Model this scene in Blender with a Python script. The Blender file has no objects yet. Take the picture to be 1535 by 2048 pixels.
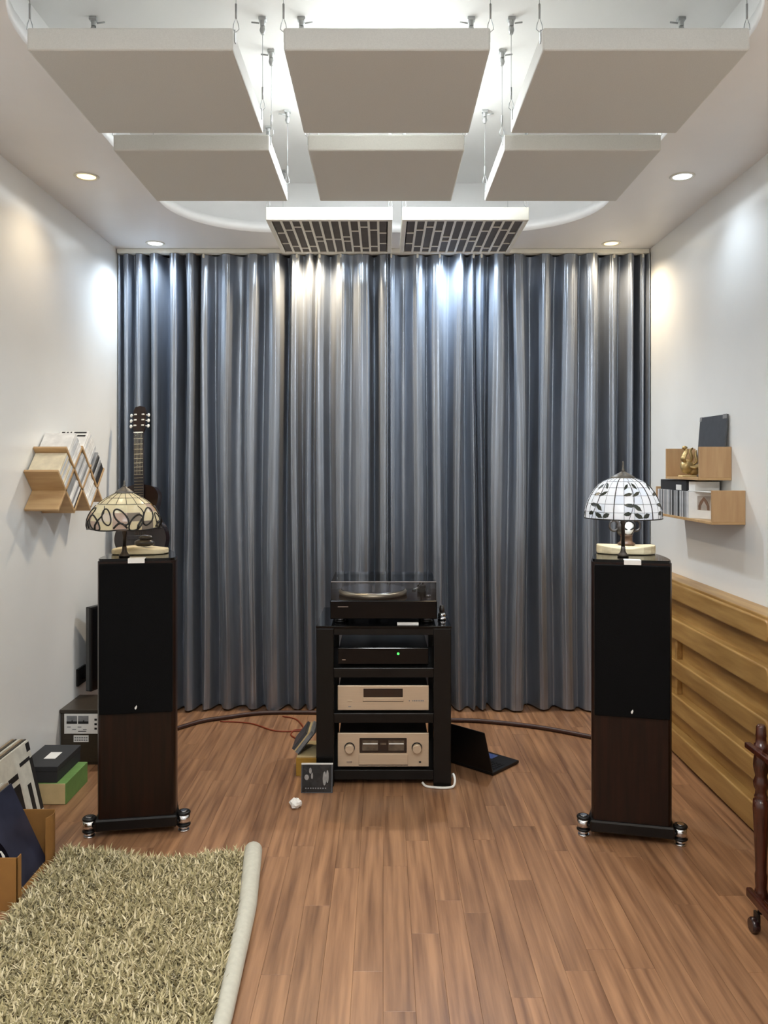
import bpy, bmesh, math, random
from mathutils import Vector, Matrix
import numpy as np
random.seed(7)
PI = math.pi
scn = bpy.context.scene
COL = scn.collection

# ------------------------------------------------------------------ camera, world, exposure
F, HC, CX, CY = 1600.0, 1.47, 766.0, 930.0       # focal (px), eye height, vanishing point
cam_d = bpy.data.cameras.new('camera')
cam = bpy.data.objects.new('camera', cam_d); COL.objects.link(cam)
cam.location = (0, 0, HC); cam.rotation_euler = (PI/2, 0, 0)
cam_d.sensor_fit = 'HORIZONTAL'; cam_d.sensor_width = 36.0
cam_d.lens = F/1535*36.0
cam_d.shift_x = (767.5-CX)/1535; cam_d.shift_y = -(1024-CY)/1535
cam_d.clip_start = 0.02
scn.camera = cam
w = bpy.data.worlds.new('world'); scn.world = w; w.use_nodes = True
w.node_tree.nodes['Background'].inputs[0].default_value = (0.75, 0.82, 1, 1)
w.node_tree.nodes['Background'].inputs[1].default_value = 0.02
vs = scn.view_settings
vs.view_transform = 'Standard'; vs.look = 'None'; vs.gamma = 1.0; vs.use_curve_mapping = False
vs.exposure = 0.2
SPOT_W = 30.0; TRAY_LAMP = 62.0; ROOM_FILL = 72.0
SOFFIT, TRAY = 2.755, 3.08
XL, XR, YB, YF = -1.585, 1.585, 4.97, -1.8

def W(px, py, d):                                # photo pixel + distance -> point
    return Vector(((px-CX)*d/F, d, HC-(py-CY)*d/F))

# ------------------------------------------------------------------ materials
def lin(c):
    return tuple(((x/255)/12.92 if x/255 <= 0.04045 else ((x/255+0.055)/1.055)**2.4) for x in c)+(1.0,)
MATS = {}
def mat(name, col, rough=0.5, metal=0.0, var=0.06, scale=25.0, bump=0.0, stretch=(1,1,1), spec=0.5,
        coat=0.0, sheen=0.0, emit=None, trans=0.0, col2=None, alpha=1.0, rnd=0.0, bscale=None, aniso=0.0):
    if name in MATS: return MATS[name]
    m = bpy.data.materials.new(name); m.use_nodes = True
    nt = m.node_tree; N = nt.nodes; L = nt.links
    b = N['Principled BSDF']
    b.inputs['Roughness'].default_value = rough; b.inputs['Metallic'].default_value = metal
    b.inputs['Specular IOR Level'].default_value = spec
    b.inputs['Coat Weight'].default_value = coat; b.inputs['Sheen Weight'].default_value = sheen
    b.inputs['Transmission Weight'].default_value = trans; b.inputs['Alpha'].default_value = alpha
    b.inputs['Anisotropic'].default_value = aniso
    tc = N.new('ShaderNodeTexCoord'); mp = N.new('ShaderNodeMapping'); mp.inputs['Scale'].default_value = stretch
    nz = N.new('ShaderNodeTexNoise'); nz.inputs['Scale'].default_value = scale; nz.inputs['Detail'].default_value = 5
    L.new(tc.outputs['Object'], mp.inputs['Vector']); L.new(mp.outputs[0], nz.inputs['Vector'])
    c1 = lin(col)
    c2 = lin(col2) if col2 else tuple(min(1, x*(1+2*var)) for x in c1[:3])+(1,)
    c1v = c1 if col2 else tuple(x*(1-2*var) for x in c1[:3])+(1,)
    mx = N.new('ShaderNodeMix'); mx.data_type = 'RGBA'
    mx.inputs[6].default_value = c1v; mx.inputs[7].default_value = c2
    rp = N.new('ShaderNodeMapRange'); rp.inputs[1].default_value = 0.3; rp.inputs[2].default_value = 0.7
    L.new(nz.outputs[0], rp.inputs[0]); L.new(rp.outputs[0], mx.inputs[0])
    out = mx.outputs[2]
    if rnd:
        oi = N.new('ShaderNodeObjectInfo'); hs = N.new('ShaderNodeHueSaturation')
        mr = N.new('ShaderNodeMapRange'); mr.inputs[3].default_value = 1-rnd; mr.inputs[4].default_value = 1+rnd
        L.new(oi.outputs['Random'], mr.inputs[0]); L.new(mr.outputs[0], hs.inputs['Value']); L.new(out, hs.inputs['Color'])
        ad = N.new('ShaderNodeVectorMath'); ad.operation = 'ADD'
        ml = N.new('ShaderNodeMath'); ml.operation = 'MULTIPLY'; ml.inputs[1].default_value = 37.0
        L.new(oi.outputs['Random'], ml.inputs[0]); L.new(tc.outputs['Object'], ad.inputs[0]); L.new(ml.outputs[0], ad.inputs[1])
        L.new(ad.outputs[0], mp.inputs['Vector'])
        out = hs.outputs[0]
    L.new(out, b.inputs['Base Color'])
    if bump:
        bp = N.new('ShaderNodeBump'); bp.inputs['Strength'].default_value = bump; bp.inputs['Distance'].default_value = 0.002
        n2 = nz
        if bscale:
            n2 = N.new('ShaderNodeTexNoise'); n2.inputs['Scale'].default_value = bscale; L.new(mp.outputs[0], n2.inputs['Vector'])
        L.new(n2.outputs[0], bp.inputs['Height']); L.new(bp.outputs[0], b.inputs['Normal'])
    if emit:
        b.inputs['Emission Color'].default_value = emit[0]+(1,); b.inputs['Emission Strength'].default_value = emit[1]
    MATS[name] = m
    return m

M_wall  = mat('wall_paint', (236,237,235), 0.26, var=0.01, scale=3, bump=0.03, bscale=60)
M_ceil  = mat('ceiling_paint', (244,243,241), 0.42, var=0.01, scale=3)
M_floor = mat('floor_laminate', (115,80,55), 0.36, col2=(170,127,92), scale=1.0, stretch=(46,2.2,2), rnd=0.10, bump=0.04)
M_sub   = mat('subfloor', (40,26,18), 0.8)
M_fab   = mat('panel_fabric', (204,202,195), 0.9, var=0.02, scale=300, bump=0.15, sheen=0.1)
M_white = mat('white_paint', (235,233,222), 0.4, var=0.01)
M_cell  = mat('diffuser_cell', (88,84,80), 0.7, var=0.05)
M_chrome= mat('chrome', (215,215,218), 0.15, 1.0, var=0.02)
M_steel = mat('steel', (178,180,180), 0.35, 0.5, var=0.03)
M_curt  = mat('satin_curtain', (148,156,168), 0.29, 0.72, var=0.05, scale=3, stretch=(8,8,1), bump=0.05, bscale=90, sheen=0.1)
M_black = mat('black_satin', (14,13,13), 0.35, var=0.1, spec=0.35)
M_blkg  = mat('black_gloss', (9,9,10), 0.1, var=0.05, spec=0.28)
M_grill = mat('grille_cloth', (8,8,9), 0.9, spec=0.15, var=0.15, scale=400, bump=0.2)
M_wal   = mat('dark_walnut', (22,12,8), 0.34, col2=(40,21,13), scale=3, stretch=(18,18,1.2), spec=0.3)
M_rack  = mat('rack_lacquer', (14,13,12), 0.3, var=0.1, spec=0.3)
M_champ = mat('champagne_metal', (206,186,160), 0.34, 0.35, var=0.02, scale=8, stretch=(1,30,30))
M_disp  = mat('display_glass', (34,20,13), 0.1, var=0.25, scale=14, coat=0.4)
M_meter = mat('meter_panel', (92,80,66), 0.2, var=0.2, scale=30)
M_paper = mat('paper_white', (236,235,231), 0.7, var=0.02)
M_ink   = mat('ink_black', (26,25,26), 0.6, var=0.15)
M_inkg  = mat('ink_grey', (128,129,131), 0.6, var=0.12, scale=40)
M_beech = mat('beech_ply', (178,142,98), 0.5, col2=(200,166,120), scale=2, stretch=(3,18,18))
M_beechp= mat('beech_panel', (178,142,102), 0.5, col2=(196,162,120), scale=2, stretch=(18,18,2))
M_gold  = mat('golden_resin', (186,162,112), 0.34, 0.55, var=0.12, scale=30)
M_pine  = mat('golden_wood', (150,110,54), 0.42, col2=(186,148,88), scale=2.2, stretch=(14,1.3,14), rnd=0.06, bump=0.06, coat=0.15)
M_mahog = mat('mahogany', (44,18,10), 0.25, col2=(78,34,20), scale=5, stretch=(8,8,1), coat=0.3)
M_card  = mat('cardboard', (150,106,52), 0.8, var=0.06, scale=10)
M_cream = mat('cream_card', (208,186,138), 0.7, var=0.03)
M_green = mat('green_card', (104,142,74), 0.6, var=0.05)
M_bbox  = mat('black_card', (44,45,48), 0.62, var=0.06)
M_ochre = mat('ochre_card', (170,130,46), 0.7, var=0.05)
M_slate = mat('slate_sleeve', (72,75,80), 0.3, var=0.06)
M_navy  = mat('navy_sleeve', (50,53,70), 0.35, var=0.18, scale=9)
M_cab   = mat('dark_cabinet', (58,50,40), 0.35, var=0.06, stretch=(1,1,6))
M_cable = mat('brown_cable', (58,30,20), 0.45, var=0.1)
M_red   = mat('rust_cable', (132,54,26), 0.5, var=0.1)
M_wcab  = mat('white_cable', (232,230,224), 0.4, var=0.02)
M_drift = mat('driftwood', (190,172,134), 0.75, col2=(226,212,178), scale=5, stretch=(2,9,12), bump=0.4)
M_stone = mat('dark_stone', (48,42,38), 0.3, var=0.25, scale=16)
M_brown = mat('brown_carving', (92,66,46), 0.45, var=0.2, scale=20)
M_lead  = mat('lead_came', (48,47,45), 0.45, 0.6, var=0.1)
M_cap   = mat('lamp_cap', (108,104,98), 0.45, 0.7, var=0.1)
M_bronze= mat('dark_bronze', (52,44,38), 0.4, 0.6, var=0.15)
M_guit  = mat('guitar_top', (17,10,9), 0.2, col2=(34,15,13), scale=3, stretch=(20,20,1.5), coat=0.4)
M_fret  = mat('fretboard', (38,34,36), 0.35, var=0.12, scale=30)
M_brass = mat('fret_metal', (180,172,150), 0.25, 0.9, var=0.03)
M_bone  = mat('bone', (238,236,226), 0.4, var=0.02)
M_glassb= mat('led_green', (20,120,30), 0.3, emit=((0.1,1.0,0.15),1.2))
M_bluei = mat('painted_blue_shine', (40,52,92), 0.15, var=0.2, emit=((0.1,0.16,0.4),0.15))  # blue reflection put into the colour, with a faint glow
M_back  = mat('rug_backing', (196,194,180), 0.85, var=0.03, scale=60, bump=0.2)

def acrylic(name, tint):
    m = bpy.data.materials.new(name); m.use_nodes = True
    nt = m.node_tree; N = nt.nodes; L = nt.links
    tr = N.new('ShaderNodeBsdfTransparent'); tr.inputs[0].default_value = tint+(1,)
    gl = N.new('ShaderNodeBsdfGlossy'); gl.inputs['Roughness'].default_value = 0.04
    nz = N.new('ShaderNodeTexNoise'); nz.inputs['Scale'].default_value = 40
    fr = N.new('ShaderNodeFresnel'); fr.inputs[0].default_value = 1.45
    ms = N.new('ShaderNodeMixShader'); L.new(fr.outputs[0], ms.inputs[0]); L.new(tr.outputs[0], ms.inputs[1]); L.new(gl.outputs[0], ms.inputs[2])
    mr = N.new('ShaderNodeMapRange'); mr.inputs[3].default_value = 0.03; mr.inputs[4].default_value = 0.07
    L.new(nz.outputs[0], mr.inputs[0]); L.new(mr.outputs[0], gl.inputs['Roughness'])
    L.new(ms.outputs[0], N['Material Output'].inputs[0]); return m
M_acry = acrylic('smoked_acrylic', (0.86,0.86,0.87))
def glass_pane(name, col):
    if name in MATS: return MATS[name]
    m = bpy.data.materials.new(name); m.use_nodes = True
    nt = m.node_tree; N = nt.nodes; L = nt.links
    b = N['Principled BSDF']; b.inputs['Roughness'].default_value = 0.22
    tc = N.new('ShaderNodeTexCoord'); nz = N.new('ShaderNodeTexNoise'); nz.inputs['Scale'].default_value = 30
    L.new(tc.outputs['Object'], nz.inputs['Vector'])
    mx = N.new('ShaderNodeMix'); mx.data_type = 'RGBA'; c = lin(col)
    mx.inputs[6].default_value = tuple(x*0.86 for x in c[:3])+(1,); mx.inputs[7].default_value = c
    L.new(nz.outputs[0], mx.inputs[0]); L.new(mx.outputs[2], b.inputs['Base Color'])
    tr = N.new('ShaderNodeBsdfTranslucent'); L.new(mx.outputs[2], tr.inputs[0])
    ms = N.new('ShaderNodeMixShader'); ms.inputs[0].default_value = 0.30
    L.new(b.outputs[0], ms.inputs[1]); L.new(tr.outputs[0], ms.inputs[2])
    L.new(ms.outputs[0], N['Material Output'].inputs[0])
    MATS[name] = m
    return m

# ------------------------------------------------------------------ mesh builder
def chain(o):
    m = Matrix.Identity(4)
    while o is not None:
        m = Matrix.LocRotScale(o.location, o.rotation_euler, o.scale) @ m; o = o.parent
    return m
class MB:
    def __init__(s): s.v = []; s.f = []; s.s = []
    def add(s, vs, fs, smooth=False, M=None):
        n = len(s.v)
        for p in vs:
            p = Vector(p); s.v.append(M @ p if M is not None else p)
        for q in fs:
            s.f.append(tuple(i+n for i in q)); s.s.append(smooth)
        return s
    def box(s, x0, x1, y0, y1, z0, z1, b=0.0, M=None):
        if b <= 0:
            vs = [(x,y,z) for z in (z0,z1) for y in (y0,y1) for x in (x0,x1)]
            return s.add(vs, [(0,2,3,1),(4,5,7,6),(0,1,5,4),(2,6,7,3),(0,4,6,2),(1,3,7,5)], False, M)
        bm = bmesh.new(); bmesh.ops.create_cube(bm, size=1.0)
        for v in bm.verts:
            v.co = Vector(((x0+x1)/2+v.co.x*(x1-x0), (y0+y1)/2+v.co.y*(y1-y0), (z0+z1)/2+v.co.z*(z1-z0)))
        bmesh.ops.bevel(bm, geom=bm.edges[:], offset=b, segments=2 if b > 0.002 else 1, affect='EDGES', profile=0.5)
        bm.verts.index_update()
        s.add([v.co.copy() for v in bm.verts], [tuple(v.index for v in f.verts) for f in bm.faces], False, M)
        bm.free(); return s
    def tube(s, pts, r, n=8, closed=False, M=None, flat=1.0):
        pts = [Vector(p) for p in pts]; k = len(pts)
        rs = r if isinstance(r, (list, tuple)) else [r]*k
        vs = []; up = Vector((0,0,1)); prev = None
        for i, p in enumerate(pts):
            a = pts[(i-1) % k] if (closed or i > 0) else p
            c = pts[(i+1) % k] if (closed or i < k-1) else p
            t = (c-a).normalized() if (c-a).length > 1e-9 else Vector((0,0,1))
            if prev is None:
                u = t.cross(up)
                if u.length < 0.05: u = t.cross(Vector((1,0,0)))
            else: u = prev - t*prev.dot(t)
            u.normalize(); prev = u; b = t.cross(u)
            for j in range(n):
                q = 2*PI*j/n; vs.append(p+u*math.cos(q)*rs[i]+b*math.sin(q)*rs[i]*flat)
        fs = []
        for i in range(k if closed else k-1):
            for j in range(n):
                a, b2 = i*n+j, i*n+(j+1) % n; i2 = (i+1) % k
                fs.append((a, b2, i2*n+(j+1) % n, i2*n+j))
        s.add(vs, fs, True, M)
        if not closed:
            s.add(vs[:n], [tuple(range(n))[::-1]], False, M); s.add(vs[-n:], [tuple(range(n))], False, M)
        return s
    def lathe(s, prof, n=24, M=None, sx=1.0, sy=1.0, smooth=True):
        vs = []; fs = []
        for r, z in prof:
            for j in range(n):
                a = 2*PI*j/n; vs.append((r*math.cos(a)*sx, r*math.sin(a)*sy, z))
        k = len(prof)
        for i in range(k-1):
            for j in range(n):
                fs.append((i*n+j, i*n+(j+1) % n, (i+1)*n+(j+1) % n, (i+1)*n+j))
        s.add(vs, fs, smooth, M)
        if prof[0][0] > 1e-5: s.add(vs[:n], [tuple(range(n))[::-1]], False, M)
        if prof[-1][0] > 1e-5: s.add(vs[-n:], [tuple(range(n))], False, M)
        return s
    def cyl(s, x, y, z0, z1, r, n=20, M=None, b=0.0):
        prof = [(r,z0),(r,z1)] if b <= 0 else [(r-b,z0),(r,z0+b),(r,z1-b),(r-b,z1)]
        return s.lathe(prof, n, (M if M is not None else Matrix.Identity(4)) @ Matrix.Translation((x,y,0)), smooth=True)
    def prism(s, pts, h0, h1, M=None):
        n = len(pts); vs = [(p[0],p[1],h0) for p in pts]+[(p[0],p[1],h1) for p in pts]
        fs = [tuple(range(n))[::-1], tuple(range(n,2*n))]+[(i,(i+1) % n,n+(i+1) % n,n+i) for i in range(n)]
        return s.add(vs, fs, False, M)
    def blob(s, c, r, M=None, n=16, k=10, seed=0, amp=0.0):
        rr = random.Random(seed); ph = [rr.uniform(0,6) for _ in range(4)]
        vs = []; fs = []
        for i in range(k+1):
            th = PI*i/k
            for j in range(n):
                a = 2*PI*j/n
                q = 1+amp*(math.sin(3*a+ph[0]+2*th)*math.sin(th*2+ph[1])+0.5*math.sin(5*a+ph[2])*math.sin(3*th+ph[3]))
                vs.append((c[0]+r[0]*q*math.sin(th)*math.cos(a), c[1]+r[1]*q*math.sin(th)*math.sin(a), c[2]+r[2]*q*math.cos(th)))
        for i in range(k):
            for j in range(n): fs.append((i*n+j,(i+1)*n+j,(i+1)*n+(j+1) % n,i*n+(j+1) % n))
        return s.add(vs, fs, True, M)
    def mesh(s, name, m):
        me = bpy.data.meshes.new(name); me.from_pydata([tuple(v) for v in s.v], [], s.f)
        me.polygons.foreach_set('use_smooth', s.s)
        bm = bmesh.new(); bm.from_mesh(me)
        bmesh.ops.remove_doubles(bm, verts=bm.verts[:], dist=1e-6)
        bmesh.ops.recalc_face_normals(bm, faces=bm.faces[:]); bm.to_mesh(me); bm.free()
        me.materials.append(m); me.update(); return me
    def build(s, name, m, parent=None, world=False, label=None, kind=None):
        if parent is not None and world:
            I = chain(parent).inverted(); s.v = [I @ v for v in s.v]
        return link(name, s.mesh(name, m), parent, label, kind)
def link(name, me, parent=None, label=None, kind=None):
    o = bpy.data.objects.new(name, me); COL.objects.link(o)
    if parent is not None: o.parent = parent
    if label: o['label'] = label
    if kind: o['kind'] = kind
    return o
def tag(o, label, cat, group=None, kind=None):
    o['label'] = label; o['category'] = cat
    if group: o['group'] = group
    if kind: o['kind'] = kind
    return o
def thing(name, label, cat, loc=(0,0,0), rz=0.0, group=None):
    o = bpy.data.objects.new(name, None); COL.objects.link(o); o.empty_display_size = 0.05
    o.location = loc; o.rotation_euler = (0,0,rz)
    return tag(o, label, cat, group)
def solo(name, mb, m, label, cat, loc=None, group=None):
    """a thing that is one mesh, given in world coordinates; origin moved to its base"""
    xs = [v.x for v in mb.v]; ys = [v.y for v in mb.v]; zs = [v.z for v in mb.v]
    c = Vector(loc) if loc is not None else Vector(((min(xs)+max(xs))/2, (min(ys)+max(ys))/2, min(zs)))
    mb.v = [v-c for v in mb.v]
    o = mb.build(name, m); o.location = c
    return tag(o, label, cat, group)
def struct(o, label=None):
    o['kind'] = 'structure'
    if label: o['label'] = label
    return o
def part(parent, name, m, world=True, **k):
    """box part shortcut: part(p,name,m,box=(..),b=)"""
    mb = MB(); mb.box(*k['box'], b=k.get('b', 0.0), M=k.get('M'))
    return mb.build(name, m, parent, world, k.get('label'))
def cat_rom(pts, n=6, closed=False):
    P = [Vector(p) for p in pts]; out = []; k = len(P)
    for i in range(k if closed else k-1):
        a = P[(i-1) % k] if closed or i > 0 else P[0]; b = P[i]; c = P[(i+1) % k]
        d = P[(i+2) % k] if closed or i+2 < k else P[-1]
        for j in range(n):
            t = j/n
            out.append(0.5*((2*b)+(c-a)*t+(2*a-5*b+4*c-d)*t*t+(3*b-a-3*c+d)*t**3))
    if not closed: out.append(P[-1])
    return out
T = Matrix.Translation
def R(a, ax): return Matrix.Rotation(a, 4, ax)

# ------------------------------------------------------------------ room shell
def wall(name, box, label):
    return struct(MB().box(*box).build(name, M_wall), label)
wall('wall_left', (XL-0.12, XL, YF, YB, -0.05, TRAY+0.1), 'plain white side wall with the diamond shelf')
wall('wall_right', (XR, XR+0.12, YF, YB, -0.05, TRAY+0.1), 'plain white side wall above the golden wood panelling')
wall('wall_back', (XL-0.12, XR+0.12, YB, YB+0.12, -0.05, TRAY+0.1), 'white wall hidden behind the curtains')
wall('wall_front', (XL-0.12, XR+0.12, YF-0.12, YF, -0.05, TRAY+0.1), 'white wall behind the viewer')

def make_ceiling():
    x0, x1, y0, y1, r = -1.09, 1.10, 1.92, 4.42, 0.50
    inner = []
    for cx, cy, a0 in ((x1-r,y1-r,0),(x0+r,y1-r,90),(x0+r,y0+r,180),(x1-r,y0+r,270)):
        for i in range(13):
            a = math.radians(a0+90*i/12); inner.append((cx+r*math.cos(a), cy+r*math.sin(a)))
    c = ((x0+x1)/2, (y0+y1)/2)
    corners = [(XR,YB),(XL,YB),(XL,YF),(XR,YF)]
    def ray(p):
        dx, dy = p[0]-c[0], p[1]-c[1]; t = 1e9
        if dx > 0: t = min(t, (XR-c[0])/dx)
        if dx < 0: t = min(t, (XL-c[0])/dx)
        if dy > 0: t = min(t, (YB-c[1])/dy)
        if dy < 0: t = min(t, (YF-c[1])/dy)
        return (c[0]+dx*t, c[1]+dy*t)
    n = len(inner); mb = MB()
    outer = [ray(p) for p in inner]
    V = lambda p, z: (p[0], p[1], z)
    def out(p, k):                              # offset outward
        dx, dy = p[0]-c[0], p[1]-c[1]; l = math.hypot(dx, dy); return (p[0]+dx/l*k, p[1]+dy/l*k)
    for i in range(n):
        j = (i+1) % n; a, b = inner[i], inner[j]; oa, ob = outer[i], outer[j]
        mb.add([V(a,SOFFIT),V(b,SOFFIT),V(ob,SOFFIT),V(oa,SOFFIT)], [(0,1,2,3)])
        for cn in corners:                      # corner triangles
            if abs(oa[0]-ob[0]) > 1e-6 and abs(oa[1]-ob[1]) > 1e-6:
                if abs(math.atan2(cn[1]-c[1],cn[0]-c[0])-math.atan2(oa[1]-c[1],oa[0]-c[0])) < 0.6 and (abs(cn[0]-oa[0]) < 1e-6 or abs(cn[1]-oa[1]) < 1e-6) and (abs(cn[0]-ob[0]) < 1e-6 or abs(cn[1]-ob[1]) < 1e-6):
                    mb.add([V(oa,SOFFIT),V(ob,SOFFIT),V(cn,SOFFIT)], [(0,1,2)])
        lip = SOFFIT+0.055; qa, qb = out(a,0.17), out(b,0.17)
        mb.add([V(a,SOFFIT),V(b,SOFFIT),V(b,lip),V(a,lip)], [(0,1,2,3)], True)
        mb.add([V(a,lip),V(b,lip),V(qb,lip),V(qa,lip)], [(0,1,2,3)])
        mb.add([V(qa,lip),V(qb,lip),V(qb,TRAY),V(qa,TRAY)], [(0,1,2,3)], True)
        mb.add([V(qa,TRAY),V(qb,TRAY),(c[0],c[1],TRAY)], [(0,1,2)])
    # closing slab above
    mb.box(XL-0.12, XR+0.12, YF-0.12, YB+0.12, TRAY+0.1, TRAY+0.15)
    o = struct(mb.build('ceiling', M_ceil), 'white ceiling with a raised round-cornered tray')
make_ceiling()

# floor: planks as parts
floor = struct(MB().box(XL-0.1, XR+0.1, YF-0.1, YB+0.1, -0.05, -0.0125).build('floor', M_sub), 'reddish brown laminate plank floor')
NS = 36; SW = (XR-XL)/NS
plank_mesh = {}
rest = MB()
rr = random.Random(3)
for i in range(NS):
    xa = XL+i*SW; y = 1.55+rr.uniform(-0.5, 0.0); first = y
    while y < YB:
        ln = rr.choice((0.62, 0.78, 0.93, 1.1)); ln = min(ln, YB-y)
        ln = round(ln, 3)
        if ln < 0.03: break
        if ln not in plank_mesh:
            plank_mesh[ln] = MB().box(0.0002, SW-0.0002, 0.0002, ln-0.0002, -0.012, 0, b=0.0005).mesh('plank', M_floor)
        o = link('plank', plank_mesh[ln], floor); o.location = (xa, y, 0); y += ln
    y = first
    while y > YF:
        ln = min(rr.choice((0.62, 0.78, 0.93, 1.1)), y-YF)
        rest.box(xa+0.0005, xa+SW-0.0005, y-ln+0.0005, y-0.0005, -0.012, 0); y -= ln
rest.build('plank_field', M_floor, floor, kind='stuff')

# ------------------------------------------------------------------ downlights
M_lw = mat('downlight_warm', (255,220,160), 0.4, emit=((1.0,0.70,0.26), 3.0))
M_lc = mat('downlight_cool', (220,235,255), 0.4, emit=((0.80,0.91,1.0), 6.0))
def downlight(x, y, warm, label, power=1.0):
    t = thing('downlight', label, 'ceiling light', (x, y, SOFFIT), group='recessed ceiling downlights')
    MB().lathe([(0.040,-0.001),(0.044,-0.005),(0.052,-0.005),(0.055,-0.0005)], 24).build('trim_ring', M_white, t)
    MB().lathe([(0.0005,-0.004),(0.03,-0.0035),(0.0405,-0.0015)], 24).build('lens', M_lw if warm else M_lc, t)
    ld = bpy.data.lights.new('downlight_beam', 'SPOT'); lo = bpy.data.objects.new('downlight_beam', ld); COL.objects.link(lo)
    lo.parent = t; lo.location = (0,0,-0.03)
    ld.energy = SPOT_W*power; ld.color = (1.0,0.80,0.55) if warm else (0.76,0.88,1.0)
    ld.spot_size = math.radians(150); ld.spot_blend = 0.9; ld.shadow_soft_size = 0.035
DL = [(-1.32,3.56,1,'warm yellow downlight near the left wall beside the hanging panels',0.28),
      (1.33,3.56,0,'cool white downlight near the right wall beside the hanging panels',0.28),
      (-1.32,4.635,0,'cool white downlight above the left end of the curtain',.85),
      (-0.43,4.635,1,'warm downlight above the curtain behind the left slotted diffuser',2.2),
      (0.43,4.635,0,'cool downlight above the curtain behind the right slotted diffuser',2.2),
      (1.32,4.635,1,'warm yellow downlight above the right end of the curtain',.85),
      (-1.32,2.45,0,'cool downlight at the left wall just outside the frame',0.28),
      (1.33,2.45,1,'warm downlight at the right wall just outside the frame',0.28),
      (-1.32,1.2,1,'warm downlight at the left wall above the viewer',0.6),
      (1.33,1.2,0,'cool downlight at the right wall above the viewer',0.6),
      (-0.43,1.2,0,'cool downlight left of centre above the viewer',1.0),
      (0.43,1.2,1,'warm downlight right of centre above the viewer',1.0),
      (-1.0,-0.6,0,'cool downlight behind the viewer on the left',0.8),
      (1.0,-0.6,1,'warm downlight behind the viewer on the right',0.8)]
for x, y, wm, lb, p in DL: downlight(x, y, wm, lb, p)
# round lamp on the tray ceiling, above the middle hanging panel
def ceiling_lamp(x, y, z, m, label, k=1.0):
    t = thing('ceiling_lamp', label, 'ceiling light', (x, y, z))
    MB().lathe([(0.20,0),(0.20,-0.025),(0.185,-0.03)], 40).build('lamp_base', M_white, t)
    MB().lathe([(0.185,-0.03),(0.185,-0.03-0.02*k),(0.15,-0.03-0.032*k),(0.08,-0.03-0.036*k),(0.0005,-0.03-0.038*k)], 40).build('diffuser', m, t)
ceiling_lamp(0.01, 3.32, TRAY, mat('lamp_diffuser', (245,248,255), 0.5, emit=((0.88,0.95,1.0), TRAY_LAMP)), 'round white ceiling lamp hidden above the middle hanging panels')
ceiling_lamp(0.0, 0.35, SOFFIT, mat('fill_diffuser', (245,248,255), 0.5, emit=((0.93,0.97,1.0), ROOM_FILL)), 'round white fill lamp added above the viewer, outside the frame', 3.4)  # added fill lamp: brightens walls, panel edges and curtain folds from the front

# ------------------------------------------------------------------ hanging fabric panels
def anchor_and_wire(t, x, y, ztop, side):
    """ceiling anchor + wire + sleeve + hook, all in world coords"""
    a = MB(); a.cyl(x, y, TRAY-0.03, TRAY, 0.009, 12); a.box(x-0.014, x+0.014, y-0.012, y+0.012, TRAY-0.012, TRAY, b=0.002)
    a.tube([(x-0.012*side,y,TRAY-0.02),(x-0.04*side,y,TRAY-0.016)], 0.003, 6)
    a.lathe([(0.008,TRAY-0.03),(0.011,TRAY-0.045),(0.006,TRAY-0.06)], 12, T((x,y,0)))
    a.build('ceiling_anchor', M_steel, t, True)
    wr = MB().tube([(x,y,TRAY-0.055),(x,y,ztop+0.06)], 0.0011, 6).build('wire', M_steel, t, True)
    MB().tube([(x,y,ztop+0.085),(x,y,ztop+0.042)], 0.0032, 8).build('sleeve', M_steel, wr, True)
    hk = [(x,y,ztop+0.045),(x-0.007,y,ztop+0.025),(x-0.009,y,ztop+0.01),(x,y,ztop+0.002),(x+0.009,y,ztop+0.01),(x+0.007,y,ztop+0.025)]
    MB().tube(hk, 0.0013, 6, closed=True).build('hook', M_steel, wr, True)
cols = [(-1.038,-0.438),(-0.29,0.312),(0.4645,1.068)]
rows = [(2.33,2.92,2.679,2.745),(3.075,3.67,2.679,2.742)]
names = [['at the left in the front row','in the middle of the front row','at the right in the front row'],
         ['at the left in the second row','in the middle of the second row','at the right in the second row']]
for r, (ya, yb, za, zb) in enumerate(rows):
    for c, (xa, xb) in enumerate(cols):
        t = thing('acoustic_panel', 'beige fabric-wrapped acoustic panel hanging '+names[r][c], 'acoustic panel', ((xa+xb)/2,(ya+yb)/2,za), group='hanging fabric ceiling panels')
        part(t, 'padded_slab', M_fab, box=(xa,xb,ya,yb,za,zb), b=0.006)
        e = 0.006
        for x, s in ((xa+0.0,-1),(xb,1)):
            for y in (ya+0.03, yb-0.04):
                xx = x+s*0.004
                MB().box(min(x,x+s*0.003), max(x,x+s*0.003), y-0.006, y+0.006, zb-0.03, zb+0.006).build('bracket', M_steel, t, True)
                anchor_and_wire(t, xx, y, zb, s)

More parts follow.
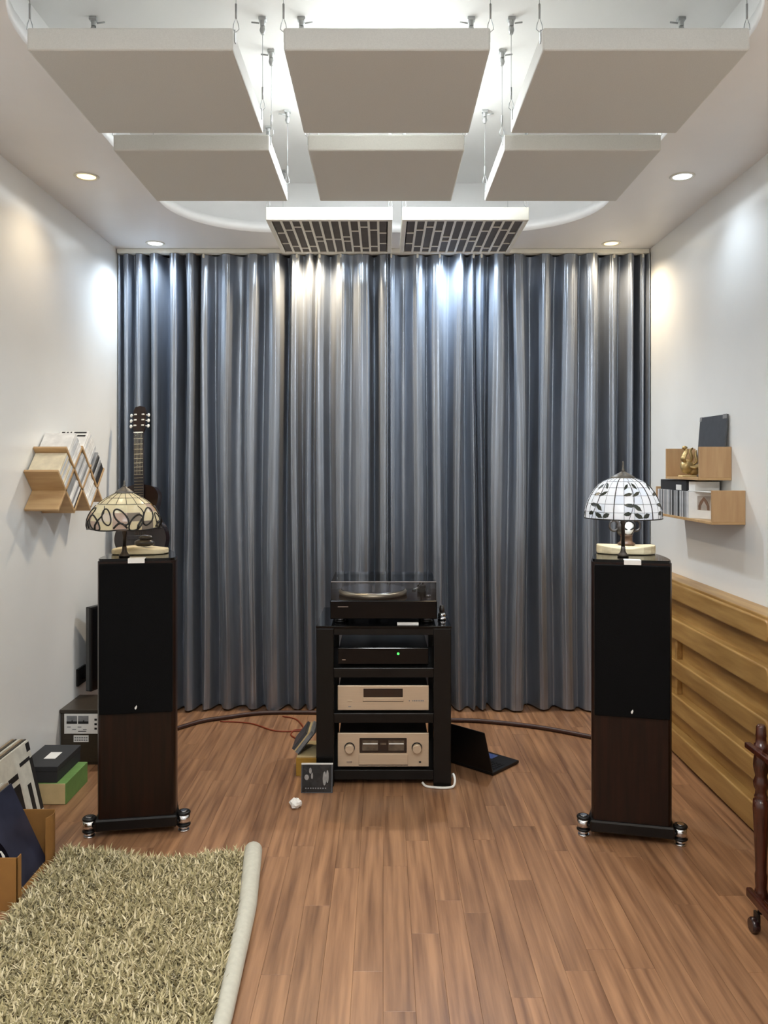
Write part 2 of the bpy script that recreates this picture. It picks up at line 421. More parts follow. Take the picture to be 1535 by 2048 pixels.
# slotted diffusers
def diffuser(xa, xb, label):
    ya, yb, za, zb = 3.79, 4.39, 2.63, 2.692
    t = thing('slotted_diffuser', label, 'sound diffuser', ((xa+xb)/2,(ya+yb)/2,za), group='white slotted ceiling diffusers')
    fr = MB(); k = 0.022
    fr.box(xa,xb,ya,ya+k,za,zb,b=0.002); fr.box(xa,xb,yb-k,yb,za,zb,b=0.002)
    fr.box(xa,xa+k,ya+k,yb-k,za,zb,b=0.002); fr.box(xb-k,xb,ya+k,yb-k,za,zb,b=0.002)
    fr.build('frame', M_white, t, True)
    MB().box(xa+k,xb-k,ya+k,yb-k,zb-0.012,zb-0.004).build('back_panel', M_cell, t, True)
    cw = (xb-xa-2*k)/12; y0, y1 = ya+k, yb-k
    for i in range(1, 12):
        x = xa+k+cw*i
        MB().box(x-0.0055,x+0.0055,y0,y1,za+0.001,zb-0.02).build('rib', M_white, t, True)
    div = [(.36,.70),(.27,.80),(.18,.86),(.30,.80),(.48,.62),(.56,),(.56,),(.48,.62),(.30,.80),(.18,.86),(.27,.80),(.36,.70)]
    for i, dv in enumerate(div):
        for q in dv:
            y = y0+(y1-y0)*q; x = xa+k+cw*i
            MB().box(x+0.0055,x+cw-0.0055,y-0.005,y+0.005,za+0.0015,zb-0.02).build('cross_bar', M_white, t, True)
        for qa, qb in zip((0,)+dv, dv+(1,)):
            x = xa+k+cw*i
            MB().box(x+0.0055,x+cw-0.0055,y0+(y1-y0)*qa+0.005,y0+(y1-y0)*qb-0.005,za+0.005,zb-0.02).build('cell_insert', M_cell, t, True)
    for x in (xa+0.01, xb-0.01):
        for y in (ya+0.01, yb-0.02): anchor_and_wire(t, x, y, zb, 1)
diffuser(-0.556, 0.044, 'white slotted ceiling diffuser hanging above the curtain, the left one of two')
diffuser(0.090, 0.690, 'white slotted ceiling diffuser hanging above the curtain, the right one of two')

# ------------------------------------------------------------------ curtains
crL = [247,276,306,342,377,404,450,497,546,592,616,638,681,723,767]
crR = [782,835,880,919,948,964,992,1043,1088,1136,1185,1231,1263,1289]
YC = 4.735
def curtain(px, xa, xb, label, seed):
    rr = random.Random(seed)
    cr = [(p-CX)*YC/F for p in px]
    cr = [xa]+[c for c in cr if xa+0.02 < c < xb-0.02]+[xb]
    nx, nz = 1100, 36; vs = []; fs = []
    amp = [rr.uniform(0.75,1.1) for _ in cr]; bump = [(rr.uniform(0.3,0.7), rr.choice((0.0,0.0,0.25,0.4))) for _ in cr]
    ph = [rr.uniform(0,6) for _ in cr]; ph2 = [rr.uniform(0,6) for _ in cr]
    skew = [rr.uniform(-1,1) for _ in cr]; flatw = [rr.uniform(0.11,0.17) for _ in cr]
    base = []
    for i in range(nx+1):
        x = xa+(xb-xa)*i/nx; k = 0
        while k < len(cr)-2 and x > cr[k+1]: k += 1
        base.append((x, k, (x-cr[k])/(cr[k+1]-cr[k])))
    zt, zb = 2.725, 0.012
    for j in range(nz+1):
        z = zb+(zt-zb)*j/nz; h = (z-zb)/(zt-zb)
        for x, k, t in base:
            gap = cr[k+1]-cr[k]; A = 0.155*amp[k]*min(1.0, 0.35+gap/0.15)
            A *= (0.80+0.20*math.cos(h*2.2+ph[k]))*(1.0 if h < 0.93 else 1-4.5*(h-0.93))
            tt = min(1.0, max(0.0, t+0.07*skew[k]*math.sin(2*PI*t))); tt = min(tt, 1-tt)
            e0 = flatw[k]; q = max(0.0, (tt-e0)/(0.5-e0)); g = 0.10*min(1.0, tt/e0)**2+0.90*(q*q*(3-2*q))
            bc, ba = bump[k]; bc += 0.05*math.sin(2.3*h+ph2[k])
            g -= ba*math.exp(-((t-bc)/0.13)**2)*(0.6+0.4*math.sin(3*h+ph[k]))
            g = g*(1+0.12*math.sin(PI*2*t+ph[k]))
            crest = 0.018*math.sin(ph[k]*(1-t)+ph[k+1]*t+h*1.1)
            xs = x+(0.010*math.sin(1.6*h*PI+ph[k]*(1-t)+ph[k+1]*t))*math.sin(PI*min(1,(x-xa)/(xb-xa)))
            vs.append((xs, YC+0.02+crest+A*max(g,-0.05), z))
    for j in range(nz):
        for i in range(nx):
            a = j*(nx+1)+i; fs.append((a,a+1,a+nx+2,a+nx+1))
    t = thing('curtain', label, 'curtain', ((xa+xb)/2, YC+0.06, 0.012), group='satin curtains')
    o = MB().add(vs, fs, True).build('drape', M_curt, t, True)
    for k, c in enumerate(cr[1:-1]):
        MB().box(c-0.006,c+0.006,YC+0.028,YC+0.052,2.705,2.728,b=0.002).build('glider', M_white, t, True)
curtain(crL, -1.578, 0.016, 'slate grey satin curtain with deep folds, the left half behind the guitar', 5)
curtain(crR, 0.020, 1.578, 'slate grey satin curtain with deep folds, the right half behind the white lamp', 9)
solo('curtain_rail', MB().box(-1.58,1.58,4.745,4.80,2.728,2.754,b=0.003), M_white, 'long white curtain rail fixed under the ceiling edge', 'curtain rail')

# ------------------------------------------------------------------ golden wood wall panelling on the right wall
PX0, PX1, PXW = 1.470, 1.512, 1.582
def pine_module(y0, y1, label, group):
    t = thing('wood_wall_panel', label, 'wall panel', (1.53, (y0+y1)/2, 0), group=group)
    bands = [(0.012,0.126),(0.214,0.308),(0.396,0.486),(0.588,0.690),(0.786,0.872)]
    part(t, 'back_board', M_pine, box=(PX1+0.012, PXW, y0+0.004, y1-0.004, 0.0, 0.866))
    def rrect(z0, z1, r):
        pts = []
        for cy, cz, a0 in ((y1-0.004,z1,0),(y0+r,z1-r,90),(y0+r,z0+r,180),(y1-0.004,z0,270)):
            if a0 in (90,180):
                for i in range(6):
                    a = math.radians(a0+90*i/5); pts.append((cy+r*math.cos(a), cz+r*math.sin(a)))
            else: pts.append((cy, cz))
        return pts
    Mx = Matrix(((0,0,1,0),(1,0,0,0),(0,1,0,0),(0,0,0,1)))
    for i, (z0, z1) in enumerate(bands):
        mb = MB().prism(rrect(z0, z1, 0.03), PX0, PX1+0.012, Mx)
        o = mb.build('proud_board', M_pine, t, True)
        bv = o.modifiers.new('round', 'BEVEL'); bv.width = 0.008; bv.segments = 3; bv.limit_method = 'ANGLE'; bv.angle_limit = 0.9
        if i < 4:
            zb = bands[i+1][0]
            part(t, 'recessed_board', M_pine, box=(PX1, PX1+0.012, y0+0.01, y1-0.006, z1-0.004, zb+0.004), b=0.002)
    part(t, 'top_cap', M_pine, box=(PX0+0.01, XR-0.001, y0+0.004, y1-0.004, 0.866, 0.884), b=0.004)
    for y in ((4.05,) if y0 > 2 else ()):
        for i in (1, 2):
            part(t, 'spacer_block', M_pine, box=(PX0+0.016, PX1, y, y+0.03, bands[i][1]-0.003, bands[i+1][0]+0.003), b=0.002)
pine_module(3.06, 4.66, 'golden wood wall panel of stepped horizontal boards behind the right loudspeaker', 'stepped wood wall panels')
pine_module(1.30, 3.04, 'golden wood wall panel of stepped horizontal boards beyond the frame on the right', 'stepped wood wall panels')

# ------------------------------------------------------------------ loudspeakers
def speaker(x, y, rz, label):
    t = thing('loudspeaker', label, 'loudspeaker', (x, y, 0), rz, group='floor standing loudspeakers')
    def sect(k=0.0):
        half = [(0.150-k,0.020),(0.1515-k,0.06),(0.148-k,0.12),(0.139-k,0.18),(0.126-k,0.24),(0.108-k,0.30),(0.088-k,0.35-k),(0.07-k,0.365-k)]
        fr = [(0.135-k,0.001+k),(0.144-k,0.006+k)]
        return fr+half+[(-a,b) for a, b in half[::-1]]+[(-a,b) for a, b in fr[::-1]]
    o = MB().prism(sect(), 0.072, 1.088).build('cabinet', M_wal, t)
    MB().prism(sect(0.004), 1.088, 1.099).build('top_plate', M_blkg, t)
    g = MB().box(-0.141,0.141,-0.012,0.001,0.487,1.080,b=0.005).build('grille', M_grill, t)
    lf = [(0.0,-0.008),(0.003,-0.004),(0.005,0.003),(0.003,0.009),(0.0,0.005),(-0.004,0.0),(-0.004,-0.005)]
    Mz = Matrix(((1,0,0,0),(0,0,1,0),(0,1,0,0),(0,0,0,1)))
    MB().prism([(a,b) for a, b in lf], -0.0132, -0.0118, T((0.0,0,0.512)) @ Mz).build('logo', M_paper, g, label='small white leaf-shaped logo')
    MB().box(-0.03,0.034,-0.006,0.03,1.097,1.1005,b=0.001).box(-0.03,0.034,-0.0145,-0.0115,1.082,1.1005,b=0.0008).box(-0.03,0.034,-0.013,0.0,1.097,1.1005).build('name_plate', M_paper, t, label='white plate over the top front edge')
    MB().prism([(-0.158,-0.012),(0.158,-0.012),(0.16,0.06),(0.12,0.30),(0.09,0.37),(-0.09,0.37),(-0.12,0.30),(-0.16,0.06)], 0.028, 0.074).build('plinth', M_black, t).modifiers.new('round','BEVEL').width = 0.006
    for sx in (-1, 1):
        for yy in (0.022, 0.335):
            cx = sx*(0.182 if yy < 0.1 else 0.10)
            f = MB().box(min(sx*0.12,cx),max(sx*0.12,cx),yy-0.017,yy+0.017,0.034,0.05,b=0.002).cyl(cx,yy,0.066,0.078,0.027,24,b=0.004).cyl(cx,yy,0.020,0.030,0.027,24,b=0.003).build('foot', M_black, t)
            MB().cyl(cx,yy,0.030,0.066,0.0245,24).build('chrome_ring', M_chrome, f)
            MB().cyl(cx,yy,0.078,0.081,0.014,20,b=0.001).build('cap', M_chrome, f)
            MB().cyl(cx,yy,0.006,0.020,0.018,16).cyl(cx,yy,0.0,0.006,0.022,16).build('spike_pad', M_chrome, f)
    return t
speaker(-0.979, 3.172, math.radians(9), 'tall dark walnut loudspeaker with black grille, under the cream lamp by the left wall')
speaker(0.968, 3.118, math.radians(-13), 'tall dark walnut loudspeaker with black grille, under the white lamp by the wood panelling')
TOP = 1.1005

# ------------------------------------------------------------------ leaded glass lamps
def dome(prof, s):
    s = max(0.0, min(1.0, s))*(len(prof)-1); i = min(int(s), len(prof)-2); u = s-i
    p = [prof[max(0,i-1)], prof[i], prof[i+1], prof[min(len(prof)-1,i+2)]]
    f = lambda a,b,c,d: 0.5*((2*b)+(c-a)*u+(2*a-5*b+4*c-d)*u*u+(3*b-a-3*c+d)*u**3)
    return f(*[q[0] for q in p]), f(*[q[1] for q in p])
def dpt(prof, a, s, off=0.0):
    r, z = dome(prof, s); r2, z2 = dome(prof, min(1, s+0.02)); r1, z1 = dome(prof, max(0, s-0.02))
    tx, tz = r2-r1, z2-z1; l = math.hypot(tx, tz) or 1; nr, nz = -tz/l, tx/l
    r += nr*off; z += nz*off
    return Vector((r*math.sin(a), -r*math.cos(a), z))
def pane(prof, a0, a1, s0, s1, m, parent, name='pane', nu=3, ns=2):
    vs = [dpt(prof, a0+(a1-a0)*i/nu, s0+(s1-s0)*j/ns, 0.0) for j in range(ns+1) for i in range(nu+1)]
    n = len(vs); vs += [dpt(prof, a0+(a1-a0)*i/nu, s0+(s1-s0)*j/ns, -0.002) for j in range(ns+1) for i in range(nu+1)]
    fs = []
    for j in range(ns):
        for i in range(nu):
            q = j*(nu+1)+i; fs.append((q,q+1,q+nu+2,q+nu+1)); fs.append((n+q,n+q+nu+1,n+q+nu+2,n+q+1))
    return MB().add(vs, fs, True).build(name, m, parent)
def leaf(mb, prof, a, s, ln, wd, ang):
    pts = [(-.5,0),(-.2,.42),(.15,.5),(.5,0),(.15,-.5),(-.2,-.42)]
    r, z = dome(prof, s); vs = []
    for off in (0.0015, -0.0005):
        for u, v in pts:
            x = u*ln*math.cos(ang)-v*wd*math.sin(ang); y = u*ln*math.sin(ang)+v*wd*math.cos(ang)
            vs.append(dpt(prof, a+x/max(r,0.03), s-y/0.2, off))
    mb.add(vs, [tuple(range(6)), tuple(range(11,5,-1))]+[(i,(i+1)%6,6+(i+1)%6,6+i) for i in range(6)])
def lamp_common(t, prof, ztop, m_pole, capr, zrim, m_bulb):
    MB().lathe([(0.022,0),(0.022,0.006),(0.015,0.012),(0.010,0.022),(0.0085,0.04)], 20).build('foot', m_pole, t)
    MB().lathe([(0.0075,0.03),(0.0075,zrim-0.03),(0.011,zrim-0.02),(0.008,zrim),(0.005,prof[0][1]-0.002)], 14).build('pole', m_pole, t)
    c0 = prof[0][1]
    cp = MB().lathe([(capr+0.003,c0-0.003),(capr+0.002,c0+0.002),(capr*0.7,c0+0.012),(capr*0.28,c0+0.022),(0.006,c0+0.026)], 24).build('cap', M_cap, t)
    h = ztop-c0-0.026
    MB().lathe([(0.006,c0+0.024),(0.007,c0+0.026+h*.12),(0.003,c0+0.026+h*.3),(0.005,c0+0.026+h*.5),(0.0028,c0+0.026+h*.68),(0.004,c0+0.026+h*.85),(0.0008,c0+0.026+h)], 12).build('finial', M_cap, cp)
    MB().blob((0,0,c0-0.075),(0.022,0.022,0.03)).build('bulb', m_bulb, t)

# left, cream lamp with dark loops
t = thing('leaded_glass_lamp', 'cream leaded glass table lamp with black looping rim on the left loudspeaker', 'table lamp', (-1.046, 3.235, TOP), group='leaded glass lamps')
PL = [(0.032,0.258),(0.066,0.240),(0.099,0.217),(0.126,0.186),(0.142,0.150),(0.142,0.114)]
lamp_common(t, PL, 0.308, M_bronze, 0.034, 0.114, mat('warm_bulb',(255,240,210),0.4,emit=((1.0,0.88,0.66),11.0)))
lead = MB(); NC = 16; ss = [0.0, 0.22, 0.42, 0.62, 0.80, 1.0]
for s in ss[1:3]: lead.tube([dpt(PL, 2*PI*i/48, s, 0.0005) for i in range(48)], 0.0010, 6, closed=True)
for j in range(NC):
    a = 2*PI*j/NC; lead.tube([dpt(PL, a, 0.42*i/6, 0.0005) for i in range(7)], 0.0010, 6)
rr = random.Random(11)
rim = []
for j in range(15):
    a = 2*PI*(j+0.5)/15; s0 = 0.70+0.13*(j % 2); ra = rr.uniform(0.13,0.21); rs = rr.uniform(0.12,0.20); sk = rr.uniform(-0.16,0.16); wd = rr.uniform(0.0022,0.0046)
    lead.tube([dpt(PL, a+ra*math.cos(q)+sk*math.sin(q), min(1.0, s0+rs*math.sin(q)), 0.001) for q in [2*PI*i/22 for i in range(22)]], wd, 6, closed=True)
    if j % 2: lead.tube([dpt(PL, a+ra*0.9+0.12*math.sin(5*i/6), 0.46+0.5*i/6, 0.001) for i in range(7)], [0.0012+0.0006*i for i in range(7)], 6)
    if j % 3 == 0: lead.tube([dpt(PL, a-0.18+0.36*i/6, min(1.0, 0.93-0.10*math.sin(PI*i/6)), 0.001) for i in range(7)], 0.004, 6)
lead.tube([dpt(PL, 2*PI*i/72, 0.985-0.02*math.sin(i*PI/6), 0.001) for i in range(72)], 0.0026, 6, closed=True)
shade = lead.build('shade_leading', M_lead, t, label='dark lead lines and loops of the glass shade')
gC = [glass_pane('cream_glass',(246,238,205)), glass_pane('ivory_glass',(240,230,196)), glass_pane('amber_glass',(224,188,110)), glass_pane('rose_glass',(206,182,166)), glass_pane('grey_glass',(150,140,128)), glass_pane('pearl_glass',(236,226,210))]
for k in range(5):
    for j in range(NC):
        g = 0 if k < 2 else rr.choice((0,1,2,3,3,4,5)); g = rr.choice((0,1)) if k < 2 else g
        pane(PL, 2*PI*j/NC, 2*PI*(j+1)/NC, ss[k], min(ss[k+1], 0.985 if j % 2 else 1.0), gC[g], shade)

# right, white lamp with leaf pattern
t = thing('leaded_glass_lamp', 'white domed leaded glass lamp with dark leaf pattern on the right loudspeaker', 'table lamp', (0.969, 3.235, TOP), group='leaded glass lamps')
PR = [(0.044,0.318),(0.081,0.303),(0.112,0.273),(0.136,0.233),(0.149,0.192),(0.152,0.156)]
lamp_common(t, PR, 0.386, M_bronze, 0.046, 0.156, mat('cool_bulb',(250,252,255),0.4,emit=((0.92,0.97,1.0),80.0)))
lead = MB(); NC = 24; ss = [0, .2, .36, .52, .68, .84, 1.0]
for s in ss[1:-1]: lead.tube([dpt(PR, 2*PI*i/60, s, 0.0003) for i in range(60)], 0.0007, 5, closed=True)
lead.tube([dpt(PR, 2*PI*i/60, 1.0, 0.0) for i in range(60)], 0.0024, 6, closed=True)
lead.tube([dpt(PR, 2*PI*i/60, 0.0, 0.0) for i in range(60)], 0.0016, 6, closed=True)
for j in range(NC):
    a = 2*PI*j/NC; lead.tube([dpt(PR, a, i/8, 0.0003) for i in range(9)], 0.0020 if j % 4 == 2 else 0.0007, 5)
for j in range(6):
    a0 = 2*PI*j/6-0.02
    lead.tube([dpt(PR, a0+0.10*math.sin(4*u)-0.05, 0.2+0.78*u, 0.0008) for u in [i/12 for i in range(13)]], 0.0011, 6)
lv = MB()
shade = lead.build('shade_leading', M_lead, t, label='fine dark lead lines of the glass shade')
gW = [glass_pane('white_glass',(250,252,255)), glass_pane('white_glass_b',(240,245,252))]
for k in range(6):
    for j in range(NC): pane(PR, 2*PI*j/NC, 2*PI*(j+1)/NC, ss[k], ss[k+1], gW[rr.choice((0,0,1))], shade)
M_leaf = mat('leaf_glass', (46,52,44), 0.25, var=0.2)
for j in range(6):
    a0 = 2*PI*j/6
    for da, s, ln, wd, ang in ((-0.16,.34,.026,.008,1.1),(0.14,.32,.028,.008,2.0),(-0.12,.50,.03,.009,0.2),(0.14,.49,.032,.009,0.5),
                               (-0.10,.70,.036,.011,-0.1),(0.10,.74,.036,.012,-0.7),(-0.16,.86,.026,.012,0.2),(0.12,.90,.034,.014,-0.5),(0.34,.90,.028,.014,0.5)):
        mb = MB(); leaf(mb, PR, a0+da-0.02, s, ln*1.2, wd*1.3, ang); mb.build('leaf_pane', M_leaf, shade)

# driftwood slabs + what stands on them
def slab(x, y, wx, wy, h, rz, seed, label):
    rr = random.Random(seed); pts = []
    for i in range(18):
        a = 2*PI*i/18; c, s = math.cos(a), math.sin(a)
        k = (abs(c)**3+abs(s)**3)**(-1/3)*rr.uniform(0.9,1.0); pts.append((wx/2*k*c, wy/2*k*s))
    o = MB().prism(pts, 0, h).build('driftwood_slab', M_drift); o.location = (x,y,TOP); o.rotation_euler = (0,0,rz)
    for v in o.data.vertices:
        if v.co.z > 0.001: v.co.z += 0.006*math.sin(v.co.x*28+seed)
    bv = o.modifiers.new('round', 'BEVEL'); bv.width = 0.004; bv.segments = 2
    tag(o, label, 'wood slab')
slab(-1.020, 3.355, 0.235, 0.13, 0.025, 0.16, 2, 'pale driftwood slab lying behind the cream lamp')
slab(1.018, 3.355, 0.245, 0.13, 0.030, -0.2, 5, 'pale driftwood slab lying behind the white lamp')
t = thing('stone_ornament', 'small dark polished stone ornament on the driftwood behind the cream lamp', 'ornament', (-1.0,3.35,TOP+0.03))
MB().blob((0,0,0.014),(0.042,0.03,0.016), amp=0.08, seed=4).build('stone', M_stone, t)
MB().blob((0.004,0.005,0.034),(0.028,0.02,0.013), amp=0.1, seed=9).build('upper_stone', M_stone, t)
t = thing('carved_figurine', 'brown carved figurine with glossy pale oval front under the white lamp', 'figurine', (1.02,3.36,TOP+0.034))
MB().lathe([(0.034,0),(0.036,0.008),(0.026,0.013),(0.024,0.018),(0.023,0.034),(0.028,0.042),(0.02,0.046)], 24).build('pedestal', M_brown, t)
MB().blob((0,0.006,0.074),(0.042,0.026,0.044), amp=0.05, seed=3).build('body', M_stone, t)
MB().blob((0.002,-0.020,0.076),(0.024,0.010,0.032)).build('pale_oval', mat('pearl_gloss',(226,224,218),0.12,var=0.05), t)
MB().tube([(0.002+0.024*math.cos(a), -0.025-0.004*abs(math.cos(a)), 0.084+0.018*math.sin(a)) for a in [2*PI*i/24 for i in range(24)]], 0.0035, 8, closed=True).build('dark_ring', M_black, t)
for sx in (-1.3,1):
    MB().tube([(sx*0.04+0.018*math.cos(a), 0.0, 0.081+0.022*math.sin(a)) for a in [2*PI*i/20 for i in range(20)]], 0.005, 8, closed=True).build('side_ring', M_stone, t)

# ------------------------------------------------------------------ equipment rack
RX0, RX1, RY0, RY1, RZ = -0.306, 0.310, 3.655, 4.13, 0.735
t = thing('equipment_rack', 'black lacquered four-shelf equipment rack in front of the curtains', 'rack', (0.0, 3.89, 0))
part(t, 'top_shelf', M_blkg, box=(RX0-0.001,RX1+0.001,RY0-0.004,RY1,RZ-0.012,RZ), b=0.002)
for x0, x1 in ((RX0,RX0+0.080),(RX1-0.080,RX1)):
    for y0, y1 in ((RY0,RY0+0.045),(RY1-0.045,RY1)):
        part(t, 'leg', M_rack, box=(x0,x1,y0,y1,0.0,RZ-0.012), b=0.003)
for y0, y1 in ((RY0+0.002,RY0+0.03),(RY1-0.03,RY1-0.002)):
    part(t, 'apron', M_rack, box=(RX0+0.080,RX1-0.080,y0,y1,RZ-0.042,RZ-0.012), b=0.001)
SH = [0.072, 0.332, 0.540]
for z in SH:
    part(t, 'shelf', M_rack, box=(RX0+0.02,RX1-0.02,RY0+0.012,RY1-0.008,z-0.045,z), b=0.003)

def dev_feet(t, x0, x1, y0, y1, z, h, m=M_black):
    for x in (x0+0.05, x1-0.05):
        for y in (y0+0.05, y1-0.05): MB().cyl(x,y,z,z+h,0.018,16,b=0.002).build('foot', m, t, True)
# amplifier
x0, x1, y0, y1 = -0.210, 0.210, 3.685, 4.05
z = SH[0]; t = thing('integrated_amplifier', 'champagne silver amplifier with two round knobs on the bottom shelf', 'amplifier', (0,3.86,z))
dev_feet(t, x0, x1, y0, y1, z, 0.012)
part(t, 'case', M_black, box=(x0+0.006,x1-0.006,y0+0.008,y1,z+0.012,z+0.158), b=0.003)
fa = part(t, 'front_panel', M_champ, box=(x0,x1,y0,y0+0.012,z+0.008,z+0.163), b=0.003)
d = part(t, 'meter_window', M_disp, box=(-0.109,0.108,y0-0.003,y0+0.002,z+0.072,z+0.141), b=0.002)
for a, b in ((-0.096,-0.024),(0.024,0.096)):
    MB().box(a,b,y0-0.0045,y0-0.0028,z+0.084,z+0.131).build('meter', M_meter, d, True)
    MB().box(a+0.002,b-0.002,y0-0.0052,y0-0.0043,z+0.113,z+0.118).build('meter_scale', M_paper, d, True)
MB().box(-0.014,0.014,y0-0.0045,y0-0.0028,z+0.11,z+0.119).build('nameplate', M_meter, d, True)
part(t, 'lower_flap', M_champ, box=(-0.113,0.113,y0-0.003,y0+0.002,z+0.018,z+0.066), b=0.001)
part(t, 'flap_gap', M_ink, box=(-0.113,0.113,y0-0.0015,y0+0.001,z+0.0145,z+0.018))
My = R(PI/2,'X')
for x in (-0.155, 0.155):
    MB().lathe([(0.0245,0),(0.0245,0.003)], 32, T((x,y0,z+0.096)) @ My).build('knob_ring', M_ink, t, True)
    MB().lathe([(0.021,0.003),(0.0215,0.022),(0.018,0.027)], 32, T((x,y0,z+0.096)) @ My).build('knob', M_champ, t, True)
part(t, 'power_button', M_chrome, box=(-0.168,-0.144,y0-0.004,y0+0.001,z+0.027,z+0.034), b=0.0015)
part(t, 'headphone_socket', M_ink, box=(0.164,0.174,y0-0.001,y0+0.001,z+0.026,z+0.034), b=0.0005)
# disc player
z = SH[1]; t = thing('disc_player', 'champagne silver disc player with dark display on the middle shelf', 'disc player', (0,3.86,z))
dev_feet(t, x0, x1, y0, y1, z, 0.012)
part(t, 'case', M_black, box=(x0+0.006,x1-0.006,y0+0.008,y1,z+0.012,z+0.118), b=0.003)
part(t, 'front_panel', M_champ, box=(x0,x1,y0,y0+0.012,z+0.008,z+0.122), b=0.003)
part(t, 'display', M_disp, box=(-0.091,0.090,y0-0.002,y0+0.002,z+0.069,z+0.108), b=0.001)
part(t, 'disc_drawer', M_champ, box=(-0.094,0.093,y0-0.004,y0+0.002,z+0.050,z+0.066), b=0.0015)
part(t, 'drawer_gap', M_ink, box=(-0.094,0.093,y0-0.001,y0+0.001,z+0.0475,z+0.0500))
for i, x in enumerate((0.118,0.134,0.142,0.150,0.158,0.166,0.174,0.181)):
    part(t, 'button', M_inkg, box=(x,x+(0.004 if i in (0,1) else 0.005),y0-0.0012,y0+0.001,z+0.049,z+0.055))
part(t, 'power_button', M_champ, box=(-0.165,-0.143,y0-0.003,y0+0.001,z+0.049,z+0.055), b=0.001)
part(t, 'nameplate', M_inkg, box=(-0.161,-0.148,y0-0.0008,y0+0.001,z+0.023,z+0.027))
# black streamer
z = SH[2]; t = thing('network_player', 'black network player with a green indicator on the upper shelf', 'network player', (0,3.88,z))
dev_feet(t, x0, x1, 3.70, 4.0, z, 0.010)
part(t, 'case', M_black, box=(x0+0.004,x1-0.004,3.71,4.02,z+0.010,z+0.082), b=0.003)
part(t, 'front_panel', M_blkg, box=(x0,x1,3.698,3.712,z+0.008,z+0.085), b=0.003)
part(t, 'display', M_blkg, box=(-0.06,0.09,3.6965,3.699,z+0.035,z+0.072))
MB().lathe([(0.0001,0.001),(0.006,0.001),(0.006,0)], 16, T((0.069,3.6965,z+0.058)) @ My).build('green_light', M_glassb, t, True, label='glowing green indicator')
part(t, 'silver_mark', M_chrome, box=(-0.19,-0.174,3.6965,3.699,z+0.028,z+0.032))

# turntable
z = RZ; t = thing('turntable', 'black turntable with silver platter under a clear dust cover on the rack', 'turntable', (0.0,3.90,z))
tx0, tx1, ty0, ty1 = -0.246, 0.249, 3.70, 4.07
for x in (tx0+0.045, tx1-0.045):
    for y in (ty0+0.05, ty1-0.05):
        f = MB().cyl(x,y,z,z+0.012,0.026,24,b=0.003).build('foot', M_black, t, True)
        MB().cyl(x,y,z+0.012,z+0.026,0.029,24,b=0.003).build('chrome_ring', M_chrome, f, True)
part(t, 'plinth', M_blkg, box=(tx0,tx1,ty0,ty1,z+0.022,z+0.108), b=0.004)
part(t, 'nameplate', M_chrome, box=(-0.21,-0.162,ty0-0.0012,ty0+0.001,z+0.078,z+0.081))
px_, py_ = -0.05, 3.885
Mp = T((px_,py_,0))
p = MB().lathe([(0.150,z+0.110),(0.164,z+0.113),(0.166,z+0.124),(0.160,z+0.131),(0.154,z+0.133)], 64, Mp).build('platter', mat('platter_alu',(196,186,164),0.28,0.8,var=0.03), t, True)
MB().lathe([(0.1525,z+0.1325),(0.1525,z+0.136),(0.001,z+0.136)], 64, Mp).build('mat', M_grill, p, True)
MB().lathe([(0.1535,z+0.132),(0.156,z+0.1355),(0.1515,z+0.1365)], 64, Mp).build('bright_rim', M_chrome, p, True)
MB().cyl(px_,py_,z+0.136,z+0.15,0.0035,12).build('spindle', M_chrome, p, True)
ta = MB().cyl(0.19,3.98,z+0.108,z+0.140,0.022,24,b=0.002).cyl(0.19,3.98,z+0.14,z+0.155,0.012,20).build('tonearm_base', M_black, t, True)
MB().tube([(0.19,4.03,z+0.152),(0.19,3.98,z+0.152),(0.185,3.90,z+0.152),(0.168,3.82,z+0.150),(0.145,3.775,z+0.146)], 0.0042, 10).build('tonearm', M_chrome, ta, True)
MB().lathe([(0.013,0),(0.013,0.026)], 20, T((0.19,4.02,z+0.152)) @ R(-PI/2,'X')).build('counterweight', M_chrome, ta, True)
MB().box(0.135,0.152,3.755,3.78,z+0.140,z+0.150,b=0.002).build('headshell', M_black, ta, True)
MB().cyl(0.215,3.80,z+0.108,z+0.118,0.012,16,b=0.001).build('speed_button', M_chrome, t, True)
dc = MB(); c0, c1, k = z+0.109, z+0.190, 0.003
dc.box(tx0+0.004,tx1-0.004,ty0+0.004,ty0+0.004+k,c0,c1); dc.box(tx0+0.004,tx1-0.004,ty1-0.004-k,ty1-0.004,c0,c1)
dc.box(tx0+0.004,tx0+0.004+k,ty0+0.004+k,ty1-0.004-k,c0,c1); dc.box(tx1-0.004-k,tx1-0.004,ty0+0.004+k,ty1-0.004-k,c0,c1)
dc.box(tx0+0.004,tx1-0.004,ty0+0.004,ty1-0.004,c1,c1+k)
d = dc.build('dust_cover', M_acry, t, True)
MB().box(tx0+0.004,tx1-0.004,ty0+0.002,ty0+0.006,c1+k,c1+k+0.0025).build('bright_edge', M_chrome, d, True)
solo('white_card', MB().box(0.064,0.162,3.668,3.690,RZ,RZ+0.010,b=0.001), M_paper, 'narrow white card lying at the front of the rack top', 'card')
t = thing('record_weight', 'small chrome record weight beside the turntable', 'record weight', (0.278,3.80,RZ))
MB().lathe([(0.018,0),(0.020,0.003),(0.020,0.012),(0.016,0.015)], 24).build('base_ring', M_chrome, t)
MB().lathe([(0.0165,0.015),(0.0185,0.02),(0.0185,0.028),(0.014,0.034)], 24).build('grip', M_chrome, t)
MB().lathe([(0.012,0.034),(0.013,0.05),(0.010,0.066),(0.004,0.07)], 20).build('smoked_top', M_stone, t)

